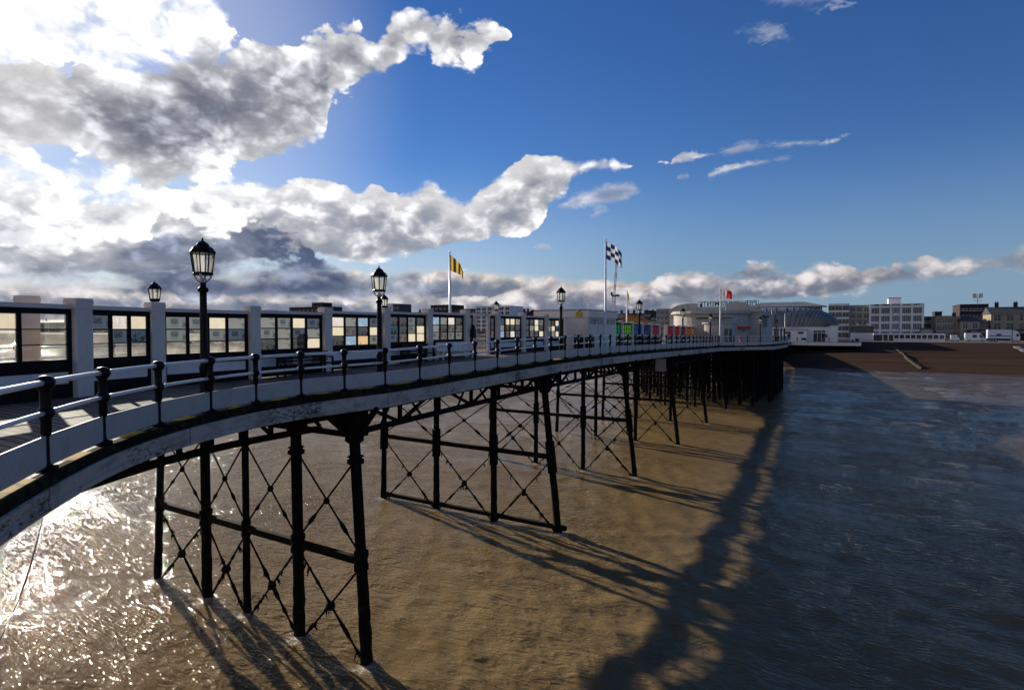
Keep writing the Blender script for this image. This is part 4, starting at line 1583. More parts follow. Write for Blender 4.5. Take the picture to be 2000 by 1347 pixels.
# ---------------------------------------------------------------- kiosk on the deck
KZ = zd(40)
r = empty('kiosk', (-15.76, 38.4, KZ), 0, 'white flat roofed kiosk with shuttered doors on the pier', 'kiosk')
KO = (0, 0, 0)
x0, x1, y0, y1 = -4.3, 0.0, 0.0, 6.1
m = MB().box(x0, x1, y0, y1, -0.3, 2.42)
m.build('wall', M['pillar'], r)
m = MB().box(x0 - 0.12, x1 + 0.10, y0 - 0.10, y1 + 0.1, 2.421, 2.95)
m.build('parapet', M['white'], r)
MB().box(x0 - 0.16, x1 + 0.14, y0 - 0.14, y1 + 0.14, 2.951, 3.0).lathe([(0.06, 3.0), (0.06, 3.07), (0.02, 3.1)], (-2.6, 1, 0), 8).build('roof_edge', M['black'], r)
MB().box(x0 + 0.9, x1 - 0.3, -0.03, -0.002, 0.1, 2.3).build('door', M['white'], r)
for k in range(4):
    ya = 0.45 + k * 1.4
    d = MB().box(0.002, 0.035, ya, ya + 1.25, 0.05, 1.85)
    for z in np.arange(0.2, 1.8, 0.17):
        d.box(0.036, 0.05, ya + 0.02, ya + 1.23, float(z), float(z) + 0.12)
    do = d.build('shutter', M['white'], r)
    w = MB().box(0.003, 0.03, ya + 0.1, ya + 1.15, 1.93, 2.32)
    w.build('window', M['glass'], r)
    w = MB()
    for q in range(5):
        w.box(0.031, 0.045, ya + 0.1 + q * 0.255, ya + 0.13 + q * 0.255, 1.93, 2.32)
    w.build('glazing_bar', M['white'], r)
r = empty('alarm_box', (-16.4, 38.28, KZ + 2.62), 0, 'yellow round topped box on the kiosk parapet', 'alarm box')
MB().extrude_xz([(-0.2, -0.17), (0.2, -0.17), (0.22, 0.1), (0.1, 0.24), (-0.1, 0.24), (-0.22, 0.1)], -0.1, 0.0).build('case', M['yellow_paint'], r)
MB().lathe([(0.1, 0), (0.09, 0.05), (0.03, 0.1)], (0, -0.05, 0.24), 8).build('beacon', M['ochre_paint'], r)


# ---------------------------------------------------------------- flagpoles and flags
def flagpole(p, t, htop, label):
    r = empty('flagpole', (p, t, zd(t)), 0, label, 'flagpole', 'white flagpoles on the pier')
    H = EYE + htop - zd(t)
    MB().tube([(0, 0, 0), (0, 0, 1.2), (0, 0, H)], [0.10, 0.095, 0.05], 10).build('mast', M['pole_white'], r)
    MB().lathe([(0.02, 0), (0.06, 0.03), (0.06, 0.08), (0.01, 0.11)], (0, 0, H), 8).build('truck', M['pole_white'], r)
    MB().box(-0.15, 0.15, -0.15, 0.15, 0, 0.10).build('base', M['pole_white'], r)
    MB().tube([(0.07, 0.03, H - 0.1), (0.10, 0.04, H * 0.6), (0.09, 0.03, 1.2)], 0.006, 4).build('halyard', M['pole_white'], r)
    return H


def flag(p, t, ztop, w, h, droop, heading, mat, label, ripple=0.08, taper=0.12):
    nu, nv = 22, 14
    me = MB()
    vs, uv = [], []
    ch, sh = math.cos(heading), math.sin(heading)
    for j in range(nv + 1):
        for i in range(nu + 1):
            u, v = i / nu, j / nv
            s = u * w
            dx = s * math.cos(droop * (0.55 + 0.45 * u)) * 0.97
            dz = -s * math.sin(droop * (0.6 + 0.4 * u))
            wv = ripple * u * math.sin(u * 9 + v * 2.2) + 0.4 * ripple * u * math.sin(u * 17 - v * 3)
            vs.append((dx * ch - wv * sh, dx * sh + wv * ch, dz - (1 - v) * h * (1 - taper * u) - 0.03 * math.sin(u * 7)))
            uv.append((u, v, 0))
    fs = [(j * (nu + 1) + i, j * (nu + 1) + i + 1, (j + 1) * (nu + 1) + i + 1, (j + 1) * (nu + 1) + i) for j in range(nv) for i in range(nu)]
    me.add([(p + x, t + y, ztop + z) for x, y, z in vs], fs, 0, True)
    o = me.build('flag', mat, None, (p, t, ztop))
    at = o.data.attributes.new('cloth_uv', 'FLOAT_VECTOR', 'POINT')
    at.data.foreach_set('vector', [c for q in uv for c in q])
    tag(o, label, 'flag', 'flags flying on the pier')


FLAGM = {'g': flag_mat('flag_stripes', (0.72, 0.47, 0.03), (0.035, 0.04, 0.08), 'stripe'), 'n': flag_mat('flag_checks', (0.02, 0.03, 0.13), (0.72, 0.72, 0.74), 'check'),
         'h': flag_mat('flag_halves', (0.66, 0.62, 0.60), (0.52, 0.035, 0.03), 'half')}
FP = [(-23.0, 31.3, 5.25, 'slim white flagpole behind the screens with striped flag'), (-15.3, 40.8, 6.80, 'tallest white flagpole, in front of the kiosk doors'),
      (-23.0, 69.0, 4.90, 'small white flagpole by the yellow gabled roof'), (-13.5, 79.4, 5.55, 'white flagpole in front of the amusement hall')]
for p, t, h, lab in FP:
    flagpole(p, t, h, lab)
hd = R_(-10)
flag(-22.95, 31.3, EYE + 5.1, 1.50, 1.08, 0.92, R_(28), FLAGM['g'], 'yellow and dark striped flag drooping from a slim pole', 0.08, 0.5)
flag(-15.25, 40.8, EYE + 6.7, 1.55, 1.32, 0.68, R_(15), FLAGM['n'], 'blue and white chequered flag flying over the kiosk')
flag(-22.95, 69.0, EYE + 4.8, 1.2, 0.9, 1.35, R_(60), FLAGM['g'], 'yellow striped flag hanging limp, seen almost edge on')
flag(-13.45, 79.4, EYE + 5.4, 1.5, 1.15, 0.28, R_(5), FLAGM['h'], 'half white half red flag over the amusement hall', 0.12)


# ---------------------------------------------------------------- amusement hall in the middle of the pier
HT, HZ = 86.0, zd(88)
HX0, HX1 = -22.3, -9.2
hall = empty('amusement_hall', ((HX0 + HX1) / 2, HT, HZ), 0, 'white rounded art deco amusement hall in the middle of the pier', 'amusement hall')
HO = tuple(hall.location)


def arcpoly(cx, cy, r, a0, a1, n=20):
    return [(cx + r * math.cos(R_(a0 + (a1 - a0) * i / n)), cy + r * math.sin(R_(a0 + (a1 - a0) * i / n))) for i in range(n + 1)]


def courses(mb, poly, z0, z1, step, e=0.02):
    """shallow rendered bands round a wall"""
    z = z0
    while z < z1 - 0.01:
        mb.prism(poly, z, min(z + step - 0.05, z1))
        z += step
    cx = sum(q[0] for q in poly) / len(poly)
    cy = sum(q[1] for q in poly) / len(poly)
    inner = [(cx + (x - cx) * 0.992, cy + (y - cy) * 0.992) for x, y in poly]
    mb.prism(inner, z0 - 0.001, z1 - 0.02)


m = MB().box(HX0, HX1, HT + 1.5, HT + 17, HZ - 0.3, HZ + 4.6)
m.build('wall', M['hall_white'], hall, HO)
m = MB()
courses(m, arcpoly(-16.2, HT + 1.5, 5.35, 180, 360), HZ - 0.3, HZ + 4.3, 0.7)
m.build('drum_wall', M['hall_white'], hall, HO)
m = MB()
m.prism(arcpoly(-16.2, HT + 1.5, 5.75, 180, 360), HZ + 4.31, HZ + 4.55)
m.prism(arcpoly(-16.2, HT + 1.5, 5.55, 180, 360), HZ + 4.551, HZ + 4.72)
m.build('cornice', M['hall_white'], hall, HO)
m = MB()
courses(m, arcpoly(-14.4, HT - 2.6, 2.25, 150, 390), HZ - 0.3, HZ + 2.85, 0.55)
m.prism(arcpoly(-14.4, HT - 2.6, 2.45, 150, 390), HZ + 2.86, HZ + 3.05)
m.build('entrance_drum', M['hall_white'], hall, HO)
MB().box(-17.2, -12.4, HT - 3.92 - 0.2, HT - 3.7 - .2, HZ + 3.6, HZ + 3.75).build('canopy', M['slate'], hall, HO)
d = MB()
for a in (300, 318):
    c = arcpoly(-14.4, HT - 2.6, 2.27, a, a + 12, 2)
    d.beam((*c[0], HZ + 1.15), (*c[2], HZ + 1.15), 0.05, 2.1)
d.build('entrance_door', M['glass'], hall, HO)


def parapet(name, x0, x1, y, z, steps, mirror=False):
    """stepped parapet with a curved shoulder"""
    pts = [(0, 0)]
    W_ = x1 - x0
    for fx, h in steps:
        pts.append((fx * W_, h))
    pts.append((W_, 0))
    if mirror: pts = [(W_ - a, b) for a, b in pts][::-1]
    MB().extrude_xz([(x0 + a, z + b) for a, b in pts], y, y + 0.35).build(name, M['hall_white'], hall, HO)


parapet('parapet', HX0 - 0.05, HX0 + 4.2, HT + 1.2, HZ + 4.601, [(0.0, .45), (.15, .85), (.3, 1.15), (.5, 1.35), (.72, 1.42), (.98, 1.42), (1.0, 1.42)])
parapet('parapet', HX1 - 4.9, HX1 + 0.05, HT + 1.2, HZ + 4.601, [(0.0, 1.35), (.3, 1.55), (.55, 1.45), (.6, .95), (.8, .75), (.95, .4), (1.0, .2)])
m = MB()
m.box(-18.0, -14.2, HT + 1.2, HT + 1.5, HZ + 4.601, HZ + 5.45)
m.build('parapet', M['hall_white'], hall, HO)
w = MB()
w.box(HX1 + 0.003, HX1 + 0.05, HT + 3.0, HT + 8.0, HZ + 2.5, HZ + 3.8)
w.build('window', M['glass'], hall, HO)
w = MB()
for q in range(6): w.box(HX1 + 0.051, HX1 + 0.09, HT + 3.0 + q * 0.98, HT + 3.1 + q * 0.98, HZ + 2.5, HZ + 3.8)
w.box(HX1 + 0.051, HX1 + 0.085, HT + 3.1, HT + 7.9, HZ + 3.1, HZ + 3.18)
w.build('glazing_bar', M['hall_white'], hall, HO)
m = MB().box(HX1 + 0.003, HX1 + 0.35, HT + 2.2, HT + 9.5, HZ + 3.95, HZ + 4.12)
m.build('window_hood', M['slate'], hall, HO)
MB().box(-12.2, -10.4, HT - 1.61 - 0.2, HT - 1.6 + 1.4, HZ + 2.1, HZ + 2.5).build('sign_band', M['red_paint'], hall, HO)


def text_mesh(name, body, size, ext, mat, parent, loc, rot):
    c = bpy.data.curves.new(name, 'FONT')
    c.body = body
    c.size = size
    c.extrude = ext
    c.offset = 0.012
    c.align_x = 'CENTER'
    t = bpy.data.objects.new(name + '_src', c)
    COL.objects.link(t)
    dg = bpy.context.evaluated_depsgraph_get()
    me = bpy.data.meshes.new_from_object(t.evaluated_get(dg))
    bpy.data.objects.remove(t)
    me.name = name
    me.materials.clear()
    me.materials.append(mat)
    o = bpy.data.objects.new(name, me)
    COL.objects.link(o)
    o.parent = parent
    o.location, o.rotation_euler = loc, rot
    return o


# roof sign: faces the shore, so it reads backwards from out here
SGL, SGR = on_t(1371, 597.5, HT + 3), on_t(1475, 597.5, HT + 3)
sg = empty('roof_sign', ((SGL.x + SGR.x) / 2, HT + 3.0, SGL.z - 0.1), 0, 'roof sign of big letters seen from behind, reading PIER AMUSEMENTS', 'sign')
text_mesh('letters', 'PIER', 0.92, 0.05, M['slate'], sg, (3.15, 0.0, 0.1), (math.pi / 2, 0, math.pi))
text_mesh('letters', 'AMUSEMENTS', 0.92, 0.05, M['slate'], sg, (-1.2, 0.0, 0.1), (math.pi / 2, 0, math.pi))
m = MB()
for x in np.arange(-4.2, 4.6, 1.4):
    m.beam((float(x), -0.12, -1.5), (float(x), -0.12, 0.78), 0.05, 0.05)
m.box(-4.5, 4.5, -0.14, -0.10, 0.02, 0.06)
m.box(-4.5, 4.5, -0.14, -0.10, 0.72, 0.76)
m.build('support_frame', M['slate'], sg)

# ---------------------------------------------------------------- people: one skinned body each
SKIN_N = [0]


def person(p, t, z, heading, pose, top, legs, label, hair=(0.03, 0.02, 0.015)):
    r = empty('person', (p, t, z), heading, label, 'person', 'people on the pier')
    if pose == 'sit':
        hip, J = 0.47, {'k': (0.42, 0.47), 'f': (0.45, 0.05)}
    else:
        hip, J = 0.92, {'k': (0.05, 0.49), 'f': (-0.02, 0.06)}
    V, E, Rr = [], [], []

    def jn(v, r_, par=None):
        V.append(v); Rr.append(r_)
        if par is not None: E.append((par, len(V) - 1))
        return len(V) - 1
    pel = jn((0, 0, hip), 0.125)
    wa = jn((0, 0, hip + 0.18), 0.115, pel)
    ch = jn((0, 0.0, hip + 0.42), 0.135, wa)
    nk = jn((0, 0.01, hip + 0.57), 0.055, ch)
    hd_ = jn((0, 0.02, hip + 0.66), 0.085, nk)
    tp = jn((0, 0.02, hip + 0.79), 0.082, hd_)
    for s in (-1, 1):
        sh = jn((s * 0.17, 0, hip + 0.49), 0.062, ch)
        elb = jn((s * 0.24, 0.02, hip + 0.22), 0.046, sh)
        wr = jn((s * 0.22, 0.18, hip + 0.06) if pose != 'walk' else (s * 0.22, s * 0.16, hip + 0.0), 0.034, elb)
        jn((V[wr][0], V[wr][1] + 0.06, V[wr][2] - 0.06), 0.03, wr)
        hp = jn((s * 0.10, 0, hip - 0.04), 0.095, pel)
        ky, kz = J['k']
        fy, fz = J['f']
        if pose == 'walk': ky, fy = 0.05 + s * 0.12, s * 0.25
        kn = jn((s * 0.11, ky, kz), 0.062, hp)
        an = jn((s * 0.11, fy, fz + 0.03), 0.045, kn)
        jn((s * 0.12, fy + 0.15, fz), 0.04, an)
    me = bpy.data.meshes.new('body')
    me.from_pydata(V, E, [])
    o = bpy.data.objects.new('body', me)
    COL.objects.link(o)
    md = o.modifiers.new('skin', 'SKIN')
    sv = me.skin_vertices[0].data
    for i, q in enumerate(Rr): sv[i].radius = (q, q)
    sv[0].use_root = True
    o.modifiers.new('sub', 'SUBSURF').levels = 1
    dg = bpy.context.evaluated_depsgraph_get()
    m2 = bpy.data.meshes.new_from_object(o.evaluated_get(dg))
    bpy.data.objects.remove(o)
    m2.name = 'body'
    SKIN_N[0] += 1
    mats = [cloth('top_%d' % SKIN_N[0], top), cloth('legs_%d' % SKIN_N[0], legs), M['skin']]
    m2.materials.clear()
    for q in mats: m2.materials.append(q)
    for f in m2.polygons:
        c = f.center
        f.use_smooth = True
        f.material_index = 2 if c.z > hip + 0.57 or (abs(c.x) > 0.15 and c.z < hip + 0.08 and c.z > hip - 0.12) else (0 if c.z > hip - 0.02 and abs(c.y) < 0.3 else 1)
    b = bpy.data.objects.new('body', m2)
    COL.objects.link(b)
    b.parent = r
    hz = hip + 0.74
    MB().lathe([(0.02, 0.11), (0.075, 0.085), (0.098, 0.03), (0.096, -0.03), (0.085, -0.06)][::-1], (0, -0.005, hz), 10).build('hair', cloth('hair_%d' % SKIN_N[0], hair), r)
    return r


PP = [(1447, 78.5, 'sit', (0.45, 0.02, 0.04), (0.02, 0.02, 0.03), 'seated person in a red top by the platform railing'),
      (1541, 98.0, 'walk', (0.02, 0.025, 0.05), (0.03, 0.03, 0.04), 'person in dark clothes walking behind the platform corner'),
      (1557, 198.5, 'stand', (0.06, 0.07, 0.12), (0.02, 0.02, 0.03), 'tiny person standing at the pavilion terrace, left end'),
      (1619, 198.5, 'stand', (0.22, 0.04, 0.05), (0.03, 0.03, 0.04), 'tiny person in dull red on the pavilion terrace'),
      (1653, 199.5, 'sit', (0.12, 0.03, 0.06), (0.03, 0.03, 0.04), 'tiny person sitting on the pavilion terrace, left one of a pair'),
      (1665, 199.5, 'sit', (0.05, 0.03, 0.06), (0.03, 0.03, 0.04), 'tiny person sitting on the pavilion terrace, right one of a pair')]

# ---------------------------------------------------------------- pavilion with the barrel dome at the shore end
VZ = zd(200) + 0.0
ter = empty('pavilion_terrace', (AX, 196, VZ), 0, 'wide terrace deck at the shore end of the pier', 'terrace')
TO = tuple(ter.location)
MB().box(-41.5, 6.3, 193.2, 236, VZ - 0.25, VZ).build('decking', M['deck'], ter, TO)
MB().box(-41.6, 6.4, 193.0, 193.2, VZ - 0.8, VZ + 0.02).box(6.3, 6.5, 193.2, 236, VZ - 0.8, VZ + 0.02).build('fascia', M['white'], ter, TO)
m = MB()
for t in np.arange(195, 235, 5):
    m.beam((-41, float(t), VZ - 0.6), (6, float(t), VZ - 0.6), 0.3, 0.6)
m.build('joists', M['under'], ter, TO)
for t in (195.0, 203.0, 211.0, 219.0):
    for x in np.arange(-41, 6.5, 4.7):
        MB().beam((float(x), t, VZ - 0.3), (float(x), t, -1.5), 0.3, 0.3, up=(0, 1, 0)).build('pile', M['under'], ter, TO)

for x, t, pose, a, b, lab in PP:
    q = on_t(x, 660, t)
    zz = zd(t) if t < 150 else VZ
    if pose == 'sit':
        s_ = empty('stool', (q.x, q.y, zz), 0, 'small dark stool under the ' + lab.split(',')[0].replace('tiny ', '').replace('seated ', '') + (', ' + lab.split(', ')[1] if ',' in lab else ''), 'stool')
        MB().box(-0.2, 0.2, -0.2, 0.2, 0.33, 0.365).build('seat', M['black'], s_)
        for sx in (-1, 1):
            for sy in (-1, 1):
                MB().box(sx * 0.17 - 0.02, sx * 0.17 + 0.02, sy * 0.17 - 0.02, sy * 0.17 + 0.02, 0, 0.33).build('leg', M['black'], s_)
    person(q.x, q.y, zz, R_(200) if pose == 'sit' else R_(160), pose, a, b, lab)

pav = empty('pavilion', (AX, 206, VZ), 0, 'grey domed pavilion with white walls at the shore end of the pier', 'pavilion')
VO = tuple(pav.location)
HWD, EAV, APEX = 18.6, 5.0, 11.6
n = 36
prof = []
for i in range(n + 1):
    a = math.pi * i / n
    c, s = math.cos(a), math.sin(a)
    prof.append((AX - HWD * math.copysign(abs(c) ** 0.72, c), VZ + EAV + (APEX - EAV) * abs(s) ** 0.9))
m = MB()
T0, T1 = 206.0, 232.0
# front half of the roof rolls down to the eaves, then a straight barrel behind it
ring = []
ny = 9
for j in range(ny + 1):
    b = (math.pi / 2) * j / ny
    k = math.sin(b) ** 0.6
    ring.append((T0 + 6.0 * (1 - math.cos(b)), k))
ring.append((T1, 1.0))
vs, fs = [], []
for y, k in ring:
    for x, z in prof:
        vs.append((AX + (x - AX) * (0.80 + 0.20 * k), y, VZ + EAV + (z - VZ - EAV) * k))
for j in range(len(ring) - 1):
    for i in range(n):
        q = j * (n + 1) + i
        fs.append((q, q + 1, q + n + 2, q + n + 1))
m.add(vs, fs, 0, True)
for i in range(2, n - 1, 1):                                        # standing seams
    pts = [Vector(vs[j * (n + 1) + i]) + Vector((0, -0.02, 0.0)) for j in range(len(ring))]
    m.tube(pts, [0.085] * (len(pts) - 2) + [0.03, 0.03], 4, 1, True, False)
m.build('dome_roof', [M['zinc'], M['slate']], pav, VO)
m = MB().box(AX - HWD + 0.4, AX + HWD - 0.4, T0 + 0.4, T1, VZ - 0.1, VZ + EAV)
m.build('wall', M['render_white'], pav, VO)
m = MB().box(AX - HWD + 8, AX + 9.5, T0 - 2.5, T0 + 0.398, VZ - 0.1, VZ + 3.9)
m.build('porch', M['render_white'], pav, VO)
MB().box(AX - HWD + 7.9, AX + 9.7, T0 - 2.7, T0 + 0.2, VZ + 3.901, VZ + 4.05).build('porch_roof', M['slate'], pav, VO)
m = MB().box(AX - HWD - 0.2, AX + HWD + 0.2, T0 + 0.1, T0 + 0.396, VZ + EAV + 0.001, VZ + EAV + 0.28)
m.build('cornice', M['white'], pav, VO)
for x, z0, z1, w_ in ((-14.3, 2.6, 3.3, 1.6), (-10.6, 2.6, 3.3, 1.6), (-9.6, 0.6, 1.3, 1.4)):
    MB().box(x, x + w_, T0 - 2.53, T0 - 2.502, VZ + z0, VZ + z1).build('window', M['glass'], pav, VO)
d = MB()
for k in range(3):
    d.box(-6.2 + k * 1.15, -5.2 + k * 1.15, T0 + 0.36, T0 + 0.398, VZ + 0.1, VZ + 2.9)
    d.box(-6.2 + k * 1.15, -5.2 + k * 1.15, T0 + 0.36, T0 + 0.398, VZ + 3.1, VZ + 3.7)
d.build('glazed_door', M['glass'], pav, VO)
for k in range(2):
    MB().box(1.25 - HWD - 0.0 + k * 0.9 + 13.6, 1.85 - HWD + k * 0.9 + 13.6, T0 + 0.36, T0 + 0.397, VZ + 1.5, VZ + 2.4).build('window', M['glass'], pav, VO)
# oval window with a scroll under it on the dome
ov = MB()
ovc = on_t(1515, 616, T0 + 1.2)
pts = [(ovc.x + 1.1 * math.cos(a), ovc.y, ovc.z + 0.62 * math.sin(a)) for a in np.linspace(0, 2 * math.pi, 25)]
ov.tube(pts, 0.16, 6, 0, False)
ov.build('oval_frame', M['white'], pav, VO)
MB().extrude_xz([(ovc.x + 1.02 * math.cos(a), ovc.z + 0.54 * math.sin(a)) for a in np.linspace(0, 2 * math.pi, 24, endpoint=False)], ovc.y, ovc.y + 0.5).build('oval_window', M['glass'], pav, VO)
sc_ = MB()
for k in range(4):
    zz = ovc.z - 1.3 - k * 0.75
    sc_.tube([(ovc.x - 0.9 - 0.3 * k, ovc.y - 0.4, zz - 0.15), (ovc.x - 0.5, ovc.y - 0.4, zz + 0.12), (ovc.x, ovc.y - 0.4, zz - 0.05), (ovc.x + 0.5, ovc.y - 0.4, zz + 0.12), (ovc.x + 0.9 + 0.3 * k, ovc.y - 0.4, zz - 0.15)], 0.11, 5)
sc_.build('scroll_ornament', M['white'], pav, VO)
# the dark gate posts and white masts seen in front of the dome
for k in range(5):
    q = on_t(1507 + k * 6.2, 655, 150.0)
    r = empty('gate_post', (q.x, 150.0, zd(150)), 0, ['dark gate post, leftmost of five before the dome', 'dark gate post, second of five before the dome', 'dark gate post, middle one of five before the dome',
              'dark gate post, fourth of five before the dome', 'dark gate post, rightmost of five before the dome'][k], 'gate post', 'dark posts before the dome')
    MB().box(-0.16, 0.16, -0.16, 0.16, 0, 3.1).build('shaft', M['black'], r)
    MB().lathe([(0.2, 3.1), (0.22, 3.2), (0.1, 3.3), (0.14, 3.45), (0.03, 3.65)], (0, 0, 0), 8).build('finial', M['black'], r)
for x, h, lab in ((1507, 607, 'slim white mast left of the oval window'), (1532.5, 614, 'slim white mast right of the oval window')):
    q = on_t(x, 655, 152.0)
    r = empty('mast', (q.x, 152.0, zd(152)), 0, lab, 'mast')
    MB().tube([(0, 0, 0), (0, 0, on_t(x, h, 152.0).z - zd(152))], [0.12, 0.07], 8).build('pole', M['pole_white'], r)
    MB().lathe([(0.1, 0), (0.12, 0.1), (0.02, 0.2)], (0, 0, on_t(x, h, 152.0).z - zd(152)), 8).build('cap', M['pole_white'], r)


# ---------------------------------------------------------------- buildings of the sea front
def building(name, label, cat, x0, x1, ytop, t, depth=14.0, wall='render_white', roof='flat', storeys=4, bays=5, win=(1.2, 1.5), zoff=0.0, grp='buildings along the sea front',
             roofmat='slate', sill=True, first=0.9, ground=PROM, bands=False, top_margin=0.5, chimneys=0, winmat='glass'):
    a, b = on_t(x0, ytop, t), on_t(x1, ytop, t)
    X0, X1, Z1 = a.x, b.x, (a.z + b.z) / 2
    Z0 = ground
    r = empty(name, ((X0 + X1) / 2, t, Z0), 0, label, cat, grp)
    w = X1 - X0
    h = Z1 - Z0
    wall_h = h if roof == 'flat' else h * (0.80 if roof == 'gable' else 0.78)
    MB().box(-w / 2, w / 2, 0, depth, -0.5, wall_h).build('wall', M[wall], r)
    if roof == 'flat':
        MB().box(-w / 2 - 0.15, w / 2 + 0.15, -0.15, depth + .15, wall_h + 0.001, wall_h + 0.3).build('parapet', M[wall], r)
    elif roof == 'gable':                                           # gable end towards the sea
        MB().extrude_xz([(-w / 2 - .3, wall_h + 0.001), (w / 2 + .3, wall_h + 0.001), (0, h)], 0.0, depth).build('roof', M[roofmat], r)
    else:                                                           # ridge along the street
        m = MB()
        o = 0.35
        vs = [(-w / 2 - o, -o, wall_h + .001), (w / 2 + o, -o, wall_h + .001), (w / 2 + o, depth + o, wall_h + .001), (-w / 2 - o, depth + o, wall_h + .001), (-w / 2 - o, depth / 2, h), (w / 2 + o, depth / 2, h)]
        m.add(vs, [(0, 1, 5, 4), (2, 3, 4, 5), (0, 4, 3), (1, 2, 5), (3, 2, 1, 0)])
        m.build('roof', M[roofmat], r)
    for c in range(chimneys):
        x = -w / 2 + w * (c + 0.5) / chimneys
        MB().box(x - 0.6, x + 0.6, depth * 0.45, depth * 0.45 + 0.9, wall_h + 0.31, h + 1.5).box(x - 0.7, x + 0.7, depth * 0.45 - .1, depth * 0.45 + 1.0, h + 1.501, h + 1.7) \
            .lathe([(0.16, h + 1.7), (0.14, h + 2.2)], (x - 0.25, depth * 0.45 + .45, 0), 8).lathe([(0.16, h + 1.7), (0.14, h + 2.2)], (x + 0.25, depth * 0.45 + .45, 0), 8).build('chimney', M['brick_red'], r)
    fh = (wall_h - top_margin) / max(storeys, 1)
    proto = None
    ww, wh = win
    wh = min(wh, fh * 0.72)
    for s in range(storeys):
        z = s * fh + fh * 0.28
        for k in range(bays):
            x = -w / 2 + w * (k + 0.5) / bays
            if proto is None:
                m = MB()
                m.box(-ww / 2, ww / 2, -0.05, -0.003, 0, wh, 0)
                for q in (-ww / 2, -0.03, ww / 2 - 0.06):
                    m.box(q, q + 0.06, -0.10, -0.051, 0, wh, 1)
                m.box(-ww / 2 + .061, -0.031, -0.09, -0.052, wh * 0.62, wh * 0.62 + 0.05, 1)
                m.box(0.031, ww / 2 - .061, -0.09, -0.052, wh * 0.62, wh * 0.62 + 0.05, 1)
                if sill: m.box(-ww / 2 - 0.1, ww / 2 + 0.1, -0.22, -0.003, -0.14, -0.001, 1)
                proto = m.build('window', [M[winmat], M['render_white']], r)
                o = proto
            else:
                o = proto.copy()
                COL.objects.link(o)
            o.parent = r
            o.location = (x, 0, z)
    if bands:
        for s in range(storeys):
            z = s * fh + fh * 0.05
            MB().box(-w / 2 - 0.02, w / 2 + 0.02, -0.25, -0.002, z, z + fh * 0.16).build('string_course', M['render_white'], r)
    return r


B = building
# right-hand end of the front, from the pavilion outwards
B('apartment_block', 'grey and white flats with dark glass corner, left of the white curved block', 'flats', 1618, 1659, 594, 288, 16, 'render_white', 'flat', 5, 3, (2.6, 2.0), winmat='glass')
B('apartment_block', 'plain beige block beside the white curved flats', 'flats', 1659.5, 1699, 597, 290, 16, 'render_grey', 'flat', 5, 3, (1.8, 1.8))


def curved_flats():
    t = 286
    a, b = on_t(1700, 597, t), on_t(1803, 597, t)
    X0, X1, H = a.x, b.x, a.z - PROM
    w = X1 - X0
    r = empty('apartment_block', ((X0 + X1) / 2, t, PROM), 0, 'white four storey flats with a curved glass bay in the middle', 'flats', 'buildings along the sea front')
    MB().box(-w / 2, w / 2, 0.6, 16, -0.5, H).build('wall', M['render_white'], r)
    MB().box(-w / 2 + w * 0.36, -w / 2 + w * 0.60, 3, 9, H + 0.001, H + 3.2).build('roof_room', M['render_white'], r)
    MB().box(-w / 2 + w * 0.35, -w / 2 + w * 0.61, 2.8, 9.2, H + 3.201, H + 3.4).build('roof_slab', M['slate'], r)
    cols = [0, .195, .40, .595, .80, 1.0]
    fh = (H - 1.0) / 4
    for c in cols:
        x = -w / 2 + c * w
        MB().box(x - 0.42, x + 0.42, 0.0, 0.598, -0.3, H + 0.5).build('pilaster', M['render_white'], r)
    for s in range(5):
        z = s * fh
        for i in range(5):
            x0, x1 = -w / 2 + cols[i] * w + 0.43, -w / 2 + cols[i + 1] * w - 0.43
            if i == 2:
                poly = arcpoly((x0 + x1) / 2, 0.58, (x1 - x0) / 2, 180, 360, 10)
                MB().prism(poly, z - 0.02, z + fh * 0.30).build('balcony', M['render_white'], r)
                if s < 4:
                    poly = arcpoly((x0 + x1) / 2, 0.58, (x1 - x0) / 2 - 0.12, 180, 360, 10)
                    g = MB().prism(poly, z + fh * 0.301, z + fh * 0.978)
                    g.build('bay_window', M['glass'], r)
                    for q in poly[::2]:
                        g = MB()
                    g = MB()
                    for q in poly[1:-1]: g.box(q[0] - .05, q[0] + .05, q[1] - .06, q[1] + .04, z + fh * 0.301, z + fh * 0.978)
                    g.build('glazing_bar', M['render_white'], r)
            else:
                MB().box(x0, x1, 0.1, 0.597, z - 0.02, z + fh * 0.28).build('balcony', M['render_white'], r)
                if s < 4:
                    g = MB().box(x0, x1, 0.45, 0.597, z + fh * 0.281, z + fh * 0.979)
                    for q in range(1, 5):
                        xx = x0 + (x1 - x0) * q / 5
                        g.box(xx - 0.05, xx + 0.05, 0.36, 0.449, z + fh * 0.281, z + fh * 0.979, 1)
                    g.build('window', [M['glass'], M['render_white']], r)
    MB().box(-w / 2 - 0.1, w / 2 + 0.1, -0.1, 16.1, H + 0.501, H + 0.62).build('roof_slab', M['render_white'], r)


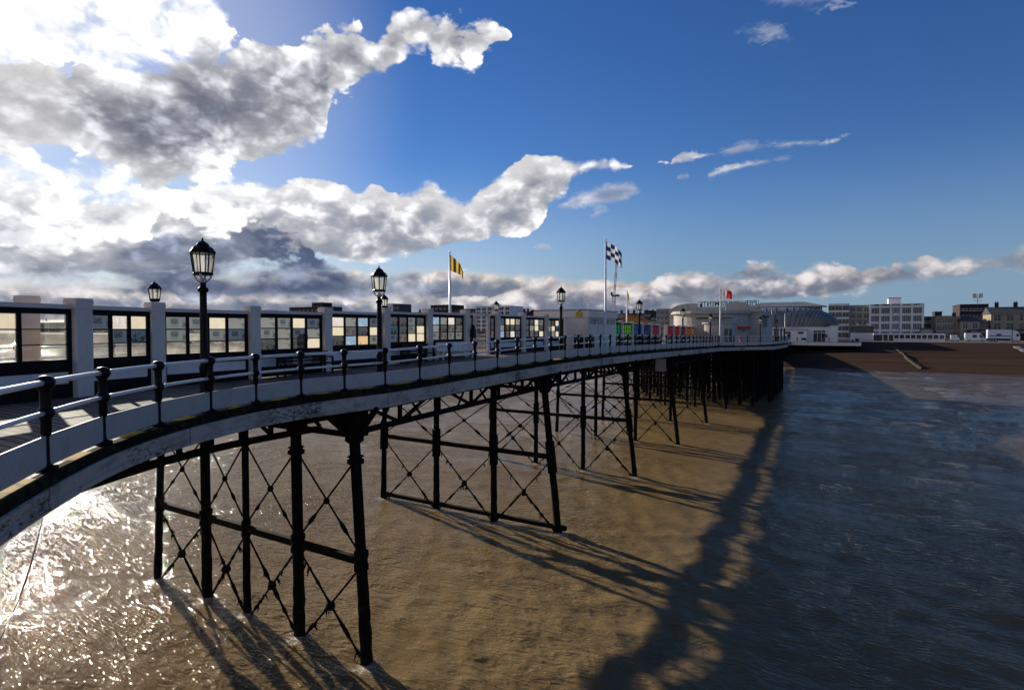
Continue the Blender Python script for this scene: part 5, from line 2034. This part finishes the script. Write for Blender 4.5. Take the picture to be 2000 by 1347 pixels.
curved_flats()
B('terraced_house', 'dark low block just right of the white curved flats', 'house', 1804, 1832, 619, 306, 14, 'brick_dark', 'flat', 3, 3, (1.3, 1.3))
B('terraced_house', 'little gabled house right of the white curved flats', 'house', 1801, 1822, 638, 280, 10, 'render_grey', 'gable', 1, 2, (1.0, 1.1))
B('chimney_block', 'dark square stair tower above the cream terrace', 'tower', 1826, 1840, 609.5, 304, 8, 'brick_dark', 'flat', 2, 1, (1.0, 1.0))
B('terraced_house', 'cream flat roofed terrace house below the dark stair tower', 'house', 1829, 1862, 618, 284, 14, 'render_cream', 'flat', 3, 3, (1.9, 1.7))
B('terraced_house', 'narrow cream house with tall chimney between terrace and villa', 'house', 1862.5, 1876, 619, 285, 14, 'render_cream', 'flat', 3, 1, (1.1, 1.6), chimneys=1)
B('villa', 'cream villa with shallow roof and arched heads, behind the vans', 'villa', 1876.5, 1914, 617, 282, 12, 'render_grey', 'ridge', 2, 2, (1.6, 2.3))
bt = B('office_block', 'dark red brown tower block with aerials on its roof', 'office block', 1875, 1931, 595, 318, 18, 'brick_red', 'flat', 5, 4, (3.0, 1.3))
B('terraced_house', 'grey house with mansard front between villa and ochre house', 'house', 1914.5, 1934, 622, 286, 13, 'render_grey', 'ridge', 3, 2, (1.4, 1.4))
B('terraced_house', 'ochre cream house with dark slate roof at the right edge', 'house', 1936, 2012, 598, 284, 14, 'render_cream', 'ridge', 3, 3, (2.3, 2.6), chimneys=2)
q = on_t(1909, 594, 320)
r = empty('aerial_mast', (q.x, 320, q.z + 0.35), 0, 'grey aerial rig on the roof of the dark red tower', 'aerial')
MB().box(-0.15, 0.15, -0.15, 0.15, 0, 4.2).box(-1.6, 1.6, -0.1, 0.1, 1.2, 1.4).box(-1.6, 1.6, -0.1, 0.1, 2.4, 2.6).build('mast', M['steel'], r)
for s in (-1, 1):
    MB().box(s * 1.1 - 0.7, s * 1.1 + 0.7, -0.25, 0.1, 2.61, 4.4).build('dish', M['steel'], r)
# low sea-front structures
q0, q1 = on_t(1706, 655, 247), on_t(1846, 655, 247)
r = empty('promenade_shelter', (q0.x, 247, PROM), 0, 'long low white shelter with dark openings below the curved flats', 'shelter')
L = q1.x - q0.x
MB().box(0, L, 0, 4, 2.3, 2.75).build('roof', M['render_white'], r)
MB().box(0, L, 3.4, 3.9, 0, 2.299).build('back_wall', M['render_grey'], r)
MB().box(0, L * 0.13, 0.2, 3.39, 0, 2.299).build('kiosk_wall', M['slate'], r)
MB().box(L * 0.30, L, 0.1, 0.3, 0, 0.95).build('front_wall', M['render_white'], r)
for k in range(12):
    MB().box(L * 0.13 + k * L * 0.078, L * 0.13 + k * L * 0.078 + 0.35, 0.0, 0.35, 0 if k < 3 else 0.951, 2.299).build('column', M['render_white'], r)
q0, q1 = on_t(1661, 655, 262), on_t(1706, 646, 262)
r = empty('promenade_shelter', (q0.x, 262, PROM), 0, 'grey glazed sea front shelter with pale dome lamps, by the pavilion', 'shelter')
L = q1.x - q0.x
MB().box(0, L, 0, 6, 0, 2.9).build('wall', M['render_white'], r)
MB().box(0.3, L - 0.3, -0.05, -0.002, 3.0, 5.2).build('window_band', M['glass'], r)
MB().box(0, L, 0, 6, 2.901, 5.4).build('upper_wall', M['slate'], r)
MB().box(-0.3, L + .3, -0.5, 6, 5.401, 5.7).build('roof', M['render_grey'], r)
for c in (0.3, 0.75):
    MB().lathe([(0.35, 5.71), (0.5, 6.1), (0.4, 6.5), (0.05, 6.75)], (L * c, 1, 0), 10).build('roof_light', M['render_white'], r)
q0, q1 = on_t(1895, 650, 275), on_t(2010, 641, 275)
r = empty('shop_row', (q0.x, 275, PROM), 0, 'row of dark shop awnings behind the white lorry', 'shops')
L = q1.x - q0.x
MB().box(0, L, 1.5, 6, 0, 4.2).build('wall', M['brick_dark'], r)
for k in range(6):
    a = L * k / 6
    MB().add([(a + .2, 1.45, 3.9), (a + L / 6 - .2, 1.45, 3.9), (a + L / 6 - .2, -0.6, 2.9), (a + .2, -0.6, 2.9), (a + .2, -0.6, 2.6), (a + L / 6 - .2, -0.6, 2.6)],
             [(0, 1, 2, 3), (3, 2, 5, 4)]).build('awning', M['slate'], r)
# clerestory range behind the dome
a, b = on_t(1462, 600, 262), on_t(1606, 591, 262)
r = empty('clerestory_hall', ((a.x + b.x) / 2, 262, PROM), 0, 'long grey roofed hall with a strip of windows rising behind the dome', 'hall', 'buildings along the sea front')
w, h0, h1 = b.x - a.x, a.z - PROM, b.z - PROM
MB().box(-w / 2, w / 2, 0, 16, -0.3, h0 - 1.4).build('wall', M['render_grey'], r)
MB().box(-w / 2, w / 2, 0.1, 16, h0 - 1.399, h0).build('window_strip', M['glass'], r)
for k in range(24):
    if k % 5 == 2: continue
    x = -w / 2 + w * (k + 0.5) / 24
    MB().box(x - 0.12, x + 0.12, 0.0, 0.098, h0 - 1.38, h0 - 0.02).build('mullion', M['render_grey'], r)
m = MB()
vs = [(-w / 2 - .5, -.6, h0 + .001), (w / 2 + 1.6, -.6, h0 + .001), (w / 2 + 1.6, 16.5, h0 + .001), (-w / 2 - .5, 16.5, h0 + .001), (-w / 2 + 4, 8, h1 + .9), (w / 2 - 7, 8, h1 + .9)]
m.add(vs, [(0, 1, 5, 4), (2, 3, 4, 5), (0, 4, 3), (1, 2, 5), (3, 2, 1, 0)])
m.build('roof', M['zinc'], r)

# left-hand part of the front, seen over the screens
B('apartment_block', 'brown brick flats with a raised top storey, over the screens at left', 'flats', 565, 640, 600, 330, 16, 'brick_red', 'flat', 6, 9, (2.4, 1.4))
B('apartment_block', 'brown brick upper storey set back on the brown flats', 'flats', 609, 631, 591.5, 336, 10, 'brick_red', 'flat', 7, 3, (1.4, 1.2))
B('apartment_block', 'white block with a dark end, right of the second street lamp', 'flats', 754, 767, 593.5, 330, 14, 'render_white', 'flat', 6, 2, (1.5, 1.3))
B('apartment_block', 'slate dark block joined to the small white block', 'flats', 767.3, 780, 594, 330, 14, 'slate', 'flat', 6, 2, (2.2, 1.3))
B('terraced_house', 'low dark roofs between the white block and the brown tower', 'house', 781, 838, 609, 330, 14, 'brick_dark', 'ridge', 4, 6, (1.4, 1.4), chimneys=3)
B('office_block', 'dark brown tower block behind the striped flagpole', 'office block', 841, 881, 596, 322, 16, 'brick_dark', 'flat', 6, 5, (2.0, 1.5))
B('office_block', 'dark brown lower block between brown tower and white flats', 'office block', 881.5, 928, 604, 318, 16, 'brick_dark', 'flat', 5, 6, (2.0, 1.5))
B('apartment_block', 'white art deco flats with dark windows, above the gap in the screens', 'flats', 929, 997, 598.5, 290, 16, 'render_white', 'flat', 7, 6, (3.0, 1.7), bands=True)
B('apartment_block', 'white stair tower on the roof of the white art deco flats', 'flats', 959, 968, 594.5, 296, 6, 'render_white', 'flat', 7, 1, (1.0, 1.0))
B('terraced_house', 'dark low roofs right of the white art deco flats', 'house', 998, 1026, 608, 305, 12, 'brick_dark', 'ridge', 3, 3, (1.3, 1.4), chimneys=4)
B('terraced_house', 'dark gabled house with a chimney, left of the kiosk', 'house', 1028, 1050, 604.5, 300, 12, 'brick_dark', 'gable', 3, 2, (1.3, 1.4), roofmat='brick_dark', chimneys=0)
B('terraced_house', 'dark terrace with many chimneys behind the yellow gable', 'house', 1202, 1276, 611, 318, 12, 'brick_dark', 'ridge', 4, 7, (1.3, 1.4), chimneys=6)
B('office_block', 'dark block right of the yellow gable', 'office block', 1258, 1271, 607, 312, 12, 'brick_dark', 'flat', 4, 2, (1.3, 1.3))
B('terraced_house', 'dark roofed houses between the yellow gable and grey flats', 'house', 1271.5, 1284, 615, 308, 12, 'slate', 'ridge', 4, 2, (1.3, 1.4), chimneys=1)
B('apartment_block', 'grey flats just left of the amusement hall', 'flats', 1282, 1306, 604, 300, 14, 'render_grey', 'flat', 5, 3, (1.5, 1.6))
B('terraced_house', 'brown roofs and chimneys showing over the amusement hall', 'house', 1326, 1372, 599, 318, 14, 'brick_red', 'ridge', 5, 5, (1.3, 1.5), chimneys=3)
xs = [(60, 180, 618), (182, 300, 621), (302, 420, 616), (422, 562, 619), (642, 752, 614)]
for (a_, b_, y_), lab in zip(xs, ['far brick terrace seen through the second wind screen', 'far brick terrace below the small lantern', 'far brick terrace left of the nearest street lamp', 'far brick terrace right of the nearest street lamp',
                                  'far brick terrace left of the second street lamp']):
    B('terraced_house', lab, 'house', a_, b_, y_ + 6, 330, 14, 'brick_dark', 'ridge', 3, 8, (1.5, 1.6), chimneys=3)
# yellow gabled booth
a, b = on_t(1210, 614, 262), on_t(1256, 614, 262)
r = empty('arcade', ((a.x + b.x) / 2, 262, PROM), 0, 'ochre gabled arcade with red trim on the sea front', 'arcade', 'buildings along the sea front')
w, h = b.x - a.x, a.z - PROM
MB().box(-w / 2, w / 2, 0, 14, 0, h * 0.72).build('wall', M['ochre_paint'], r)
MB().extrude_xz([(-w / 2, h * .721), (w / 2, h * .721), (0, h - .3)], 0.0, 14).build('gable', M['ochre_paint'], r)
m = MB().beam((-w / 2 - .4, 6.9, h * .74), (0, 6.9, h + .05), 14.4, 0.35, up=(0, 0, 1))
m.beam((w / 2 + .4, 6.9, h * .74), (0, 6.9, h + .05), 14.4, 0.35, up=(0, 0, 1))
MB().extrude_xz([(-w / 2 - .6, h * .72), (-w / 2 - .6, h * .78), (0, h + .25), (w / 2 + .6, h * .78), (w / 2 + .6, h * .72), (0, h - .25)], -0.4, -0.005).build('gable_trim', M['red_paint'], r)
MB().box(-w / 2 - .2, w / 2 + .2, -0.3, -0.004, h * .30, h * .45).build('sign_band', M['red_paint'], r)
for k in range(4):
    MB().box(-w / 2 + .6 + k * w / 4, -w / 2 + .6 + k * w / 4 + w / 4 - 1.2, -0.06, -0.003, 0.2, h * .27).build('opening', M['glass'], r)
# small pink kiosk seen through the gap
q = on_t(938, 660, 255)
r = empty('beach_kiosk', (q.x, 255, PROM), 0, 'small pale kiosk with red roof seen through the gap in the screens', 'kiosk')
MB().box(-2.6, 2.6, 0, 4, 0, 3.0).build('wall', M['render_cream'], r)
MB().box(-2.9, 2.9, -1.2, 4.2, 3.001, 3.5).build('roof', M['red_paint'], r)
MB().box(-1.8, 1.8, -0.05, -0.003, 1.1, 2.4).build('hatch', M['glass'], r)

# tower crane
q = on_t(1199, 608, 345)
zb, zc, zt = q.z - 12, on_t(1199, 579, 345).z, on_t(1199, 511, 345).z
r = empty('crane', (q.x, 345, PROM), 0, 'red and white tower crane with raised jib behind the kiosk', 'crane')
hb = zc - PROM
m = MB()
for sx in (-1, 1):
    for sy in (-1, 1):
        m.beam((sx * 0.75, sy * 0.75, 0), (sx * 0.75, sy * 0.75, hb), 0.3, 0.3, up=(0, 1, 0))
for k in range(int(hb / 1.5)):
    for sy in (-1, 1):
        m.beam((-0.75, sy * .75, k * 1.5), (0.75, sy * .75, k * 1.5 + 1.5), 0.14, 0.14)
        m.beam((sy * .75, -0.75, k * 1.5), (sy * .75, 0.75, k * 1.5 + 1.5), 0.14, 0.14)
m.build('tower', M['render_white'], r)
MB().box(-1.3, 1.2, -1.1, 1.1, hb, hb + 0.8).box(-1.9, -1.15, -0.9, 0.9, hb + 0.81, hb + 2.8).box(1.2, 3.6, -.8, .8, hb, hb + 1.2).build('cab', M['black'], r)
hj = zt - zc
for k in range(6):
    f0, f1 = k / 6, (k + 1) / 6
    j = MB()
    pa = lambda f: (0.2 + 1.6 * f, 0, hb + 0.8 + (hj - 0.8) * f)
    for sx in (-0.5, 0.5):
        a_, b_ = Vector(pa(f0)), Vector(pa(f1))
        j.beam(a_ + Vector((sx, 0, 0)), b_ + Vector((sx, 0, 0)), 0.3, 0.3, up=(0, 1, 0))
    for q_ in range(4):
        a_, b_ = Vector(pa(f0 + (f1 - f0) * q_ / 4)), Vector(pa(f0 + (f1 - f0) * (q_ + 1) / 4))
        s_ = 0.5 if q_ % 2 else -0.5
        j.beam(a_ + Vector((s_, 0, 0)), b_ + Vector((-s_, 0, 0)), 0.2, 0.2, up=(0, 1, 0))
    j.build('jib', M['red_paint'] if k % 2 else M['render_white'], r)


# ---------------------------------------------------------------- vehicles on the sea front
def wheel(r, x, y, rad_=0.48):
    m = MB()
    seg = 14
    for y0, y1, rr, mi in ((y - 0.14, y + 0.14, rad_, 0), (y - 0.155, y + 0.155, rad_ * 0.55, 1)):
        vs = [(x + rr * math.cos(2 * math.pi * k / seg), yy, rad_ + rr * math.sin(2 * math.pi * k / seg)) for yy in (y0, y1) for k in range(seg)]
        m.add(vs, [tuple(range(seg)), tuple(range(seg, 2 * seg))[::-1]] + [(k, seg + k, seg + (k + 1) % seg, (k + 1) % seg) for k in range(seg)], mi)
    m.build('wheel', [M['tyre'], M['steel']], r)


q = on_t(1926, 660, 246)
r = empty('lorry', (q.x, 246, PROM + 0.06), 0, 'white articulated lorry with a blue stripe parked on the promenade', 'lorry')
Lx = on_t(1992, 660, 246).x - q.x
s_ = Lx / 15.0
MB().box(0.2, 10.9 * s_, -1.25, 1.25, 1.15, 4.15).build('trailer', M['van_white'], r)
MB().box(0.4, 10.7 * s_, -1.258, -1.252, 1.9, 2.15).box(4.2 * s_, 6.4 * s_, -1.259, -1.2521, 2.2, 2.75).build('stripe', M['navy_paint'], r)
MB().box(0.3, 10.5 * s_, -1.2, 1.2, 0.75, 1.149).build('chassis', M['black'], r)
MB().extrude_xz([(11.4 * s_, 0.6), (14.6 * s_, 0.6), (14.8 * s_, 1.6), (14.3 * s_, 2.9), (13.4 * s_, 3.7), (11.4 * s_, 4.0)], -1.2, 1.2).build('cab', M['van_white'], r)
MB().extrude_xz([(12.9 * s_, 1.9), (14.3 * s_, 1.9), (14.0 * s_, 2.8), (12.9 * s_, 2.8)], -1.215, -1.202).build('cab_window', M['glass'], r)
for x in (1.6, 2.8, 4.0, 11.9, 14.0): wheel(r, x * s_, -1.05)


def van(x0, x1, label, t, h=2.6):
    q = on_t(x0, 660, t)
    L = on_t(x1, 660, t).x - q.x
    r = empty('van', (q.x, t, PROM + 0.06), 0, label, 'van', 'vans on the promenade')
    MB().extrude_xz([(0.0, 0.45), (L, 0.45), (L, 1.15), (L * 0.9, 1.35), (L * 0.78, h * 0.88), (L * 0.72, h), (0.1, h), (0.0, h * 0.9)], -1.0, 1.0).build('body', M['van_white'], r)
    MB().extrude_xz([(L * 0.70, 1.35), (L * 0.87, 1.35), (L * 0.77, h * 0.84), (L * 0.70, h * 0.84)], -1.015, -1.002).build('window', M['glass'], r)
    MB().box(L * 0.35, L * 0.55, -1.014, -1.002, 1.4, h * 0.8).build('window', M['glass'], r)
    MB().box(0.1, L - 0.1, -0.95, 0.95, 0.3, 0.449).build('chassis', M['black'], r)
    for f in (0.2, 0.82): wheel(r, L * f, -0.88, 0.36)


van(1884, 1925, 'white camper van parked behind the lorry', 244.5, 3.0)
van(1856, 1873, 'pale van parked left of the camper van', 246, 2.2)
# groynes on the beach
for pts, lab in (([(1745, 682), (1763, 694), (1775, 706), (1788, 716), (1800, 723)], 'dark timber groyne running down the beach to the water'),
                 ([(1984, 679), (1993, 684), (2010, 692)], 'pale plank walkway at the right edge of the beach')):
    pale = 'pale' in lab
    P = []
    for x, y in pts:
        for tt in np.arange(150, 231, 0.25):                       # walk out along the sight line until it meets the beach
            g_ = on_t(x, y, float(tt))
            zz = float(np.interp(g_.y, [140, 158, 170, 185, 196, 210, 222, 232], [-1.2, 0, .9, 1.7, 3.4, 4.6, 5.3, PROM]))
            if g_.z <= zz: break
        P.append(Vector((g_.x, g_.y, zz)))
    r = empty('walkway' if pale else 'groyne', tuple(P[0]), 0, lab, 'walkway' if pale else 'groyne')
    m = MB()
    for a, b in zip(P[:-1], P[1:]):
        m.beam(a + Vector((0, 0, .3)), b + Vector((0, 0, .3)), 1.2 if pale else 0.3, 0.25 if pale else 0.8)
    m.build('planking', M['paving'] if pale else M['timber'], r, tuple(P[0]))
    if not pale:
        for a, b in zip(P[:-1], P[1:]):
            for k in range(3):
                c = a.lerp(b, k / 3)
                MB().box(c.x - .2, c.x + .2, c.y - .2, c.y + .2, c.z - 1, c.z + 1.2).build('post', M['timber'], r, tuple(P[0]))
